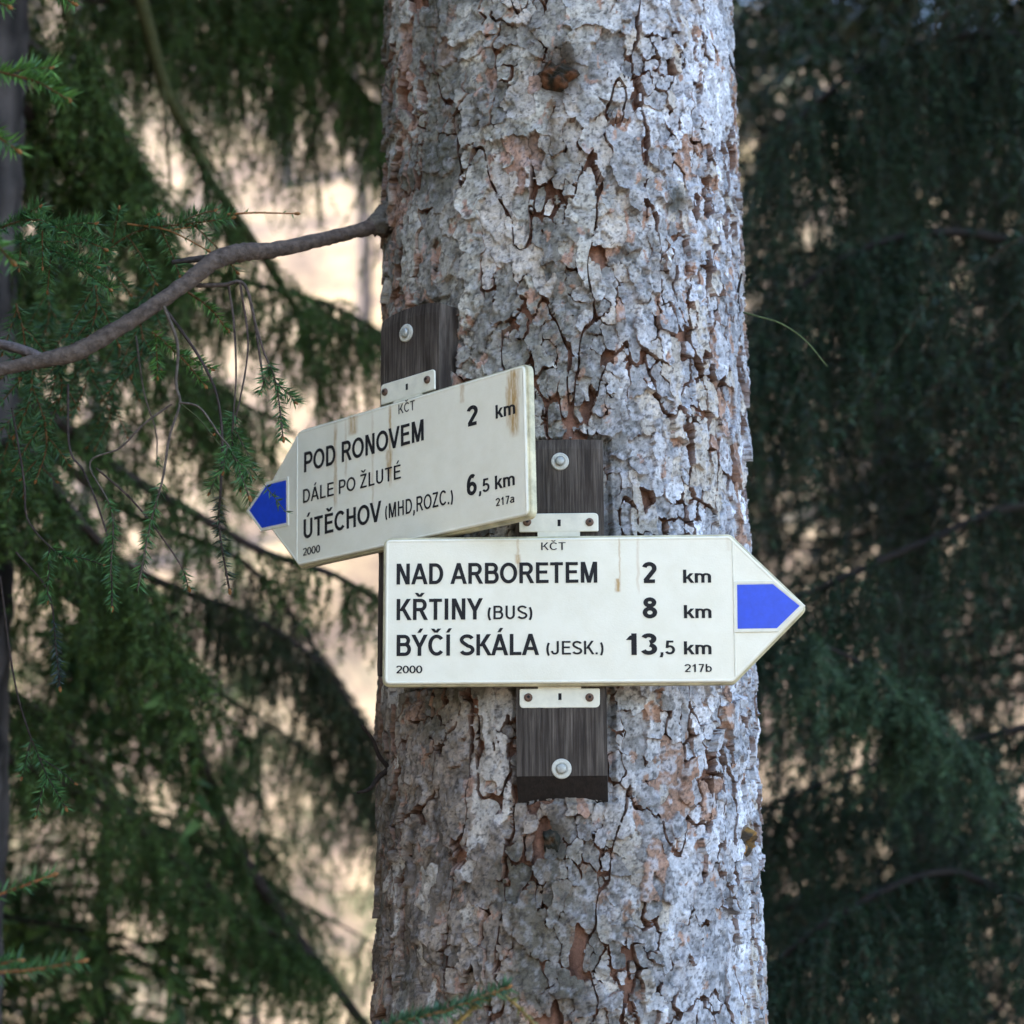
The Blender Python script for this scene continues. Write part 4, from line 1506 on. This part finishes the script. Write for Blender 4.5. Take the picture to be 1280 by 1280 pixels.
bough(left_tree, LORG, [TL(2.55), (60, 330, 3.7), (130, 400, 3.9), (230, 460, 4.1), (330, 520, 4.3)], [0.018, 0.014, 0.009, 0.004], BRN, 308, 0.20, 105, spread=0.15, bare=0.0)
bough(left_tree, LORG, [TL(2.35), (60, 520, 3.7), (150, 590, 3.9), (240, 640, 4.0), (330, 690, 4.1), (420, 720, 4.2), (500, 770, 4.3)], [0.018, 0.014, 0.010, 0.008, 0.005], BRN, 309, 0.13, 60, spread=0.10, bare=0.0)
bough(left_tree, LORG, [TL(2.15), (60, 700, 3.9), (140, 770, 4.2), (210, 850, 4.5), (250, 950, 4.8), (290, 1050, 4.9), (370, 1170, 5.0), (470, 1300, 5.1)], [0.024, 0.020, 0.019, 0.018, 0.018, 0.016, 0.013], BRN, 310, 0.14, 69, spread=0.14, bare=0.05)
bough(left_tree, LORG, [TL(2.25), (130, 690, 4.4), (230, 740, 4.6), (310, 770, 4.7), (400, 830, 4.8), (470, 930, 4.8)], [0.014, 0.011, 0.008, 0.004], BRN, 311, 0.22, 69, spread=0.10, bare=0.25,
      c0=(0.035, 0.048, 0.020), c1=(0.075, 0.10, 0.036))
bough(left_tree, LORG, [TL(1.95), (60, 900, 4.0), (180, 1040, 4.5), (300, 1140, 4.8), (400, 1200, 4.9)], [0.016, 0.012, 0.010, 0.006], BRN, 312, 0.18, 90, spread=0.14, bare=0.0)
bough(left_tree, LORG, [TL(2.5), (30, 560, 3.5), (90, 640, 3.5), (160, 720, 3.6), (220, 820, 3.7)], [0.012, 0.009, 0.004], BRN, 313, 0.18, 66, spread=0.12, bare=0.0)

bough(left_tree, LORG, [TL(3.5), (150, -20, 4.6), (250, 60, 4.9), (330, 105, 5.0), (410, 150, 5.1)], [0.012, 0.008, 0.005, 0.003], BRN, 314, 0.32, 60, spread=0.12, bare=0.3, per_m=260)
bough(left_tree, LORG, [TL(2.4), (160, 640, 4.4), (300, 700, 4.8), (380, 790, 5.0), (440, 900, 5.1), (480, 1010, 5.1)], [0.012, 0.009, 0.006, 0.003], BRN, 315, 0.26, 60, spread=0.12, bare=0.3, per_m=240,
      c0=(0.03, 0.04, 0.02), c1=(0.06, 0.08, 0.035))
bough(left_tree, LORG, [TL(2.1), (160, 800, 4.6), (280, 870, 5.2), (370, 930, 5.6), (450, 1000, 5.8)], [0.012, 0.009, 0.006, 0.003], BRN, 316, 0.22, 66, spread=0.2, bare=0.2, per_m=260, **BGR)
bough(left_tree, LORG, [TL(1.9), (140, 1010, 4.6), (260, 1060, 5.2), (360, 1120, 5.6), (470, 1180, 5.8)], [0.012, 0.009, 0.006, 0.003], BRN, 317, 0.22, 60, spread=0.2, bare=0.2, per_m=260, **BGR)
TR_ = lambda z: np.array([1.95, 5.25, z])
RORG = np.array([2.0, 5.3, 0])
RD = dict(c0=(0.012, 0.028, 0.014), c1=(0.030, 0.068, 0.030))
BRN = (0.022, 0.017, 0.014)
bough(right_tree, RORG, [TR_(3.7), (1330, 60, 4.7), (1200, 45, 4.5), (1080, 85, 4.4), (970, 170, 4.3)], [0.02, 0.016, 0.010, 0.004], BRN, 321, 0.46, 110, spread=0.2, lat=0.18, **RD)
bough(right_tree, RORG, [TR_(3.2), (1320, 320, 4.5), (1180, 290, 4.3), (1060, 320, 4.2), (950, 400, 4.2)], [0.018, 0.014, 0.008, 0.004], BRN, 322, 0.42, 85, spread=0.18, lat=0.18, **RD)
bough(right_tree, RORG, [TR_(2.75), (1300, 630, 4.3), (1150, 680, 4.1), (1000, 745, 4.0), (930, 760, 4.0)], [0.014, 0.010, 0.007, 0.004], BRN, 323, 0.26, 60, spread=0.12, lat=0.2, **RD)
bough(right_tree, RORG, [TR_(2.2), (1330, 1070, 4.4), (1240, 985, 4.1), (1150, 890, 3.9), (1085, 835, 3.8), (1005, 795, 3.7)], [0.012, 0.010, 0.007, 0.003], BRN, 324, 0.14, 80, spread=0.13, per_m=700, nw=0.003,
      c0=(0.030, 0.062, 0.033), c1=(0.078, 0.140, 0.066))
bough(right_tree, RORG, [TR_(1.7), (1320, 1130, 4.3), (1180, 1090, 4.1), (1040, 1150, 4.0), (950, 1220, 4.0)], [0.012, 0.010, 0.007, 0.003], BRN, 325, 0.28, 90, spread=0.16, **RD)
bough(right_tree, RORG, [TR_(1.9), (1330, 900, 4.7), (1200, 930, 4.6), (1080, 960, 4.5), (950, 1010, 4.5)], [0.012, 0.010, 0.007, 0.003], BRN, 326, 0.36, 80, spread=0.18, **RD)

# sprays close to the signs, sharp or nearly so
SG = (0.13, 0.105, 0.085)


def sp(pts, depth, **k):
    sp.n += 1
    return spray(left_tree, LORG, pts, depth, seed=400 + sp.n, **k)


sp.n = 0
FRESH = dict(c0=(0.050, 0.130, 0.03), c1=(0.14, 0.31, 0.065))
sp([(-60, 80), (-10, 88), (45, 102), (84, 124)], 1.85, nl=0.020, per_m=1500, side=2, side_len=0.04, **FRESH)
sp([(-60, 150), (-20, 160), (22, 188)], 1.85, nl=0.020, per_m=1500, **FRESH)
sp([(-60, 270), (-20, 290), (16, 328)], 1.85, nl=0.020, per_m=1500, **FRESH)
sp([(-50, -20), (10, 8)], 1.85, nl=0.018, per_m=1300, **FRESH)
sp([(40, -30), (70, -8), (92, 4)], 1.95, nl=0.018, per_m=1300, **FRESH)
sp([(-40, 300, 2.5), (35, 275, 2.4), (80, 288, 2.3), (132, 312, 2.25)], 2.3, nl=0.020, per_m=1300, side=4, side_len=0.06)
sp([(20, 300, 2.5), (70, 315, 2.4), (138, 362, 2.3)], 2.3, nl=0.020, per_m=1300, side=4, side_len=0.06)
sp([(110, 330, 2.6), (170, 290, 2.5), (235, 280, 2.45), (290, 272, 2.45)], 2.5, nl=0.019, per_m=900, side=7, side_len=0.075)
sp([(280, 268, 2.45), (320, 266, 2.45), (370, 267, 2.45)], 2.45, per_m=30, nl=0.008, wcol=(0.30, 0.13, 0.05), r0=0.0016, bud=True)
sp([(160, 280, 2.5), (210, 288, 2.45), (260, 313, 2.4)], 2.4, per_m=120, nl=0.012, wcol=(0.32, 0.15, 0.05), r0=0.0016)
sp([(210, 288, 2.45), (245, 283, 2.45)], 2.4, per_m=120, nl=0.012, wcol=(0.32, 0.15, 0.05), r0=0.0013)
for k, (x0, y0, x1, y1) in enumerate(((40, 455, 18, 545), (75, 455, 62, 530), (110, 440, 88, 520), (150, 420, 128, 500), (20, 380, 25, 470), (175, 400, 165, 470), (195, 350, 150, 420),
                                      (60, 360, 45, 440), (120, 350, 105, 430), (90, 400, 70, 470), (10, 540, 30, 620), (140, 480, 120, 560), (55, 520, 45, 600))):
    dpt = 2.5 + 0.12 * (k % 4)
    sp([(x0, y0, dpt), ((x0 + x1) / 2 + 8, (y0 + y1) / 2, dpt), (x1, y1, dpt)], dpt, nl=0.019, per_m=1100, side=3, side_len=0.055, c0=(0.034, 0.085, 0.034), c1=(0.085, 0.19, 0.062))
sp([(235, 365), (262, 385), (284, 412)], 2.45, nl=0.016, per_m=1300, **FRESH)
sp([(190, 415), (225, 445), (256, 482)], 2.45, nl=0.017, per_m=1300, side=2, side_len=0.04, **FRESH)
# bare hanging twigs ending in sprays
sp([(205, 383), (222, 430), (220, 480), (225, 504), (212, 545), (203, 600), (188, 655), (172, 738)], 2.36, start=0.72, wcol=SG, r0=0.0024, nl=0.017, per_m=1100, bud=False)
sp([(225, 504), (250, 525), (280, 562), (300, 572), (318, 590), (357, 640, 2.30)], 2.34, start=0.55, wcol=(0.07, 0.085, 0.035), r0=0.0011, nl=0.013, per_m=420, c0=(0.04, 0.09, 0.03), c1=(0.10, 0.19, 0.05), bud=False)
sp([(225, 503), (250, 510), (275, 545), (290, 565), (312, 622)], 2.33, start=0.68, wcol=SG, r0=0.0017, nl=0.018, per_m=1400, side=2, side_len=0.035)
sp([(208, 388), (245, 440), (270, 490), (278, 550), (276, 610), (274, 660), (287, 738)], 2.38, start=0.70, wcol=(0.06, 0.045, 0.04), r0=0.0022, nl=0.015, per_m=900, c0=(0.02, 0.04, 0.025), c1=(0.06, 0.10, 0.05), ang=70)
sp([(318, 400), (330, 440), (345, 480), (354, 548)], 2.38, start=0.45, wcol=BR, r0=0.0016, nl=0.017, per_m=1300, side=2, side_len=0.04)
sp([(300, 352), (310, 430), (300, 500), (290, 545), (300, 610)], 2.42, start=0.6, wcol=BR, r0=0.0016, nl=0.017, per_m=1100, side=3, side_len=0.05)
sp([(215, 505), (180, 530), (150, 560), (112, 580), (140, 640), (138, 720)], 2.42, start=0.75, wcol=SG, r0=0.0017, nl=0.016, per_m=1000, bud=False)
sp([(85, 480), (87, 560), (105, 590), (125, 640), (138, 690), (140, 760)], 2.45, start=0.72, wcol=(0.07, 0.055, 0.05), r0=0.0018, nl=0.016, per_m=1000)
sp([(120, 585), (160, 620), (190, 655), (225, 705), (236, 735)], 2.44, start=0.78, wcol=(0.08, 0.06, 0.05), r0=0.0015, nl=0.014, per_m=700)
sp([(170, 420), (180, 490), (195, 540), (196, 580)], 2.5, start=0.9, wcol=SG, r0=0.0015, nl=0.012, per_m=300, bud=False)
sp([(15, 510), (30, 600), (35, 650), (70, 690), (92, 700)], 2.45, start=0.7, wcol=(0.06, 0.045, 0.04), r0=0.0017, nl=0.016, per_m=900, side=2)
sp([(20, 690), (60, 740), (70, 810), (75, 860)], 2.5, start=0.5, wcol=(0.06, 0.045, 0.04), r0=0.0015, nl=0.014, per_m=800, c0=(0.03, 0.05, 0.05), c1=(0.07, 0.11, 0.09))
sp([(0, 720), (20, 860), (50, 950), (82, 1010)], 2.6, start=0.55, wcol=(0.06, 0.045, 0.04), r0=0.0017, nl=0.016, per_m=800, side=3)
sp([(-60, 1148), (-10, 1122), (66, 1094)], 2.0, nl=0.017, per_m=1000, wcol=(0.30, 0.12, 0.045), r0=0.0024)
sp([(-60, 1222), (-5, 1216), (50, 1211), (104, 1201)], 1.9, nl=0.018, per_m=1100, wcol=(0.28, 0.13, 0.05), r0=0.0024)
sp([(-60, 1200), (-10, 1205), (24, 1201)], 1.95, nl=0.018, per_m=1300, wcol=(0.28, 0.13, 0.05), r0=0.0022)

# a young spruce just below the picture: only its leader shows
sx_, sy_ = float(at(470, 1300, 2.02)[0]), 2.02
sap = empty('young_spruce', (sx_, sy_, 0))
tag(sap, 'small young spruce whose top twig reaches up before the signed trunk', 'tree')
SO = np.array([sx_, sy_, 0])
rng_s = np.random.default_rng(77)
tree_trunk(sx_, sy_, 1.47, 0.014, sap, rng_s)
wood, leaf = Acc(), Acc()
whorl_boughs(wood, leaf, sx_, sy_, 0.25, 1.3, 1.6, 0.38, 0.17, 5, 8, 0, 0.1, 500, 0.017, 0.0018, rng_s, DKG, MIDG)
tag(wood.build('boughs', M['twigwood'], sap, SO), None, kind='stuff')
leaf.build('crown', M['needle'], sap, SO)
spray(sap, SO, [(455, 1310), (500, 1278), (560, 1262), (634, 1234)], 2.02, nl=0.015, per_m=1900, seed=901, r0=0.003, c0=(0.035, 0.09, 0.045), c1=(0.12, 0.24, 0.12), nw=0.003, wcol=(0.2, 0.12, 0.05))
spray(sap, SO, [(560, 1290), (612, 1244), (640, 1252), (672, 1285)], 2.03, nl=0.010, per_m=700, seed=902, r0=0.0028, c0=(0.10, 0.11, 0.03), c1=(0.22, 0.22, 0.06), wcol=(0.30, 0.20, 0.07))

# ------------------------------------------------------------------ bare trees on the far slope
rng_b = np.random.default_rng(500)
for k in range(60):
    y = 22 + 36 * rng_b.random()
    x = (-0.30 + 0.62 * rng_b.random()) * y
    gz = float(ground_z(np.array([x]), np.array([y]))[0])
    root_ = empty('bare_tree', (x, y, gz))
    tag(root_, 'slim leafless tree standing on the pale slope behind the spruces', 'tree', 'bare trees on the pale slope')
    h = 6 + 7 * rng_b.random()
    r = 0.07 + 0.13 * rng_b.random()
    a = Acc()
    zz_ = np.linspace(-0.2, h, 14)
    P = np.stack([x + 0.15 * np.sin(zz_ * 0.6 + k), y + 0.1 * np.cos(zz_ * 0.5), gz + zz_], 1)
    tube(a, P, np.linspace(r, 0.012, 14), (0.13, 0.105, 0.095), 6, 0.05, rng_b)
    a.build('trunk', M['limb'], root_, (x, y, gz))
    a = Acc()
    for q in range(12):
        i = rng_b.integers(4, 13)
        az = rng_b.random() * 6.28
        L = 0.8 + 1.6 * rng_b.random()
        D = np.array([math.cos(az) * 0.7, math.sin(az) * 0.7, 0.75])
        Q = P[i] + D * np.linspace(0, L, 5)[:, None] + rng_b.normal(0, 0.05, (5, 3)) * np.arange(5)[:, None] / 4
        tube(a, Q, np.linspace(0.022, 0.006, 5), (0.17, 0.13, 0.12), 4, 0, rng_b)
    a.build('crown', M['limb'], root_, (x, y, gz))
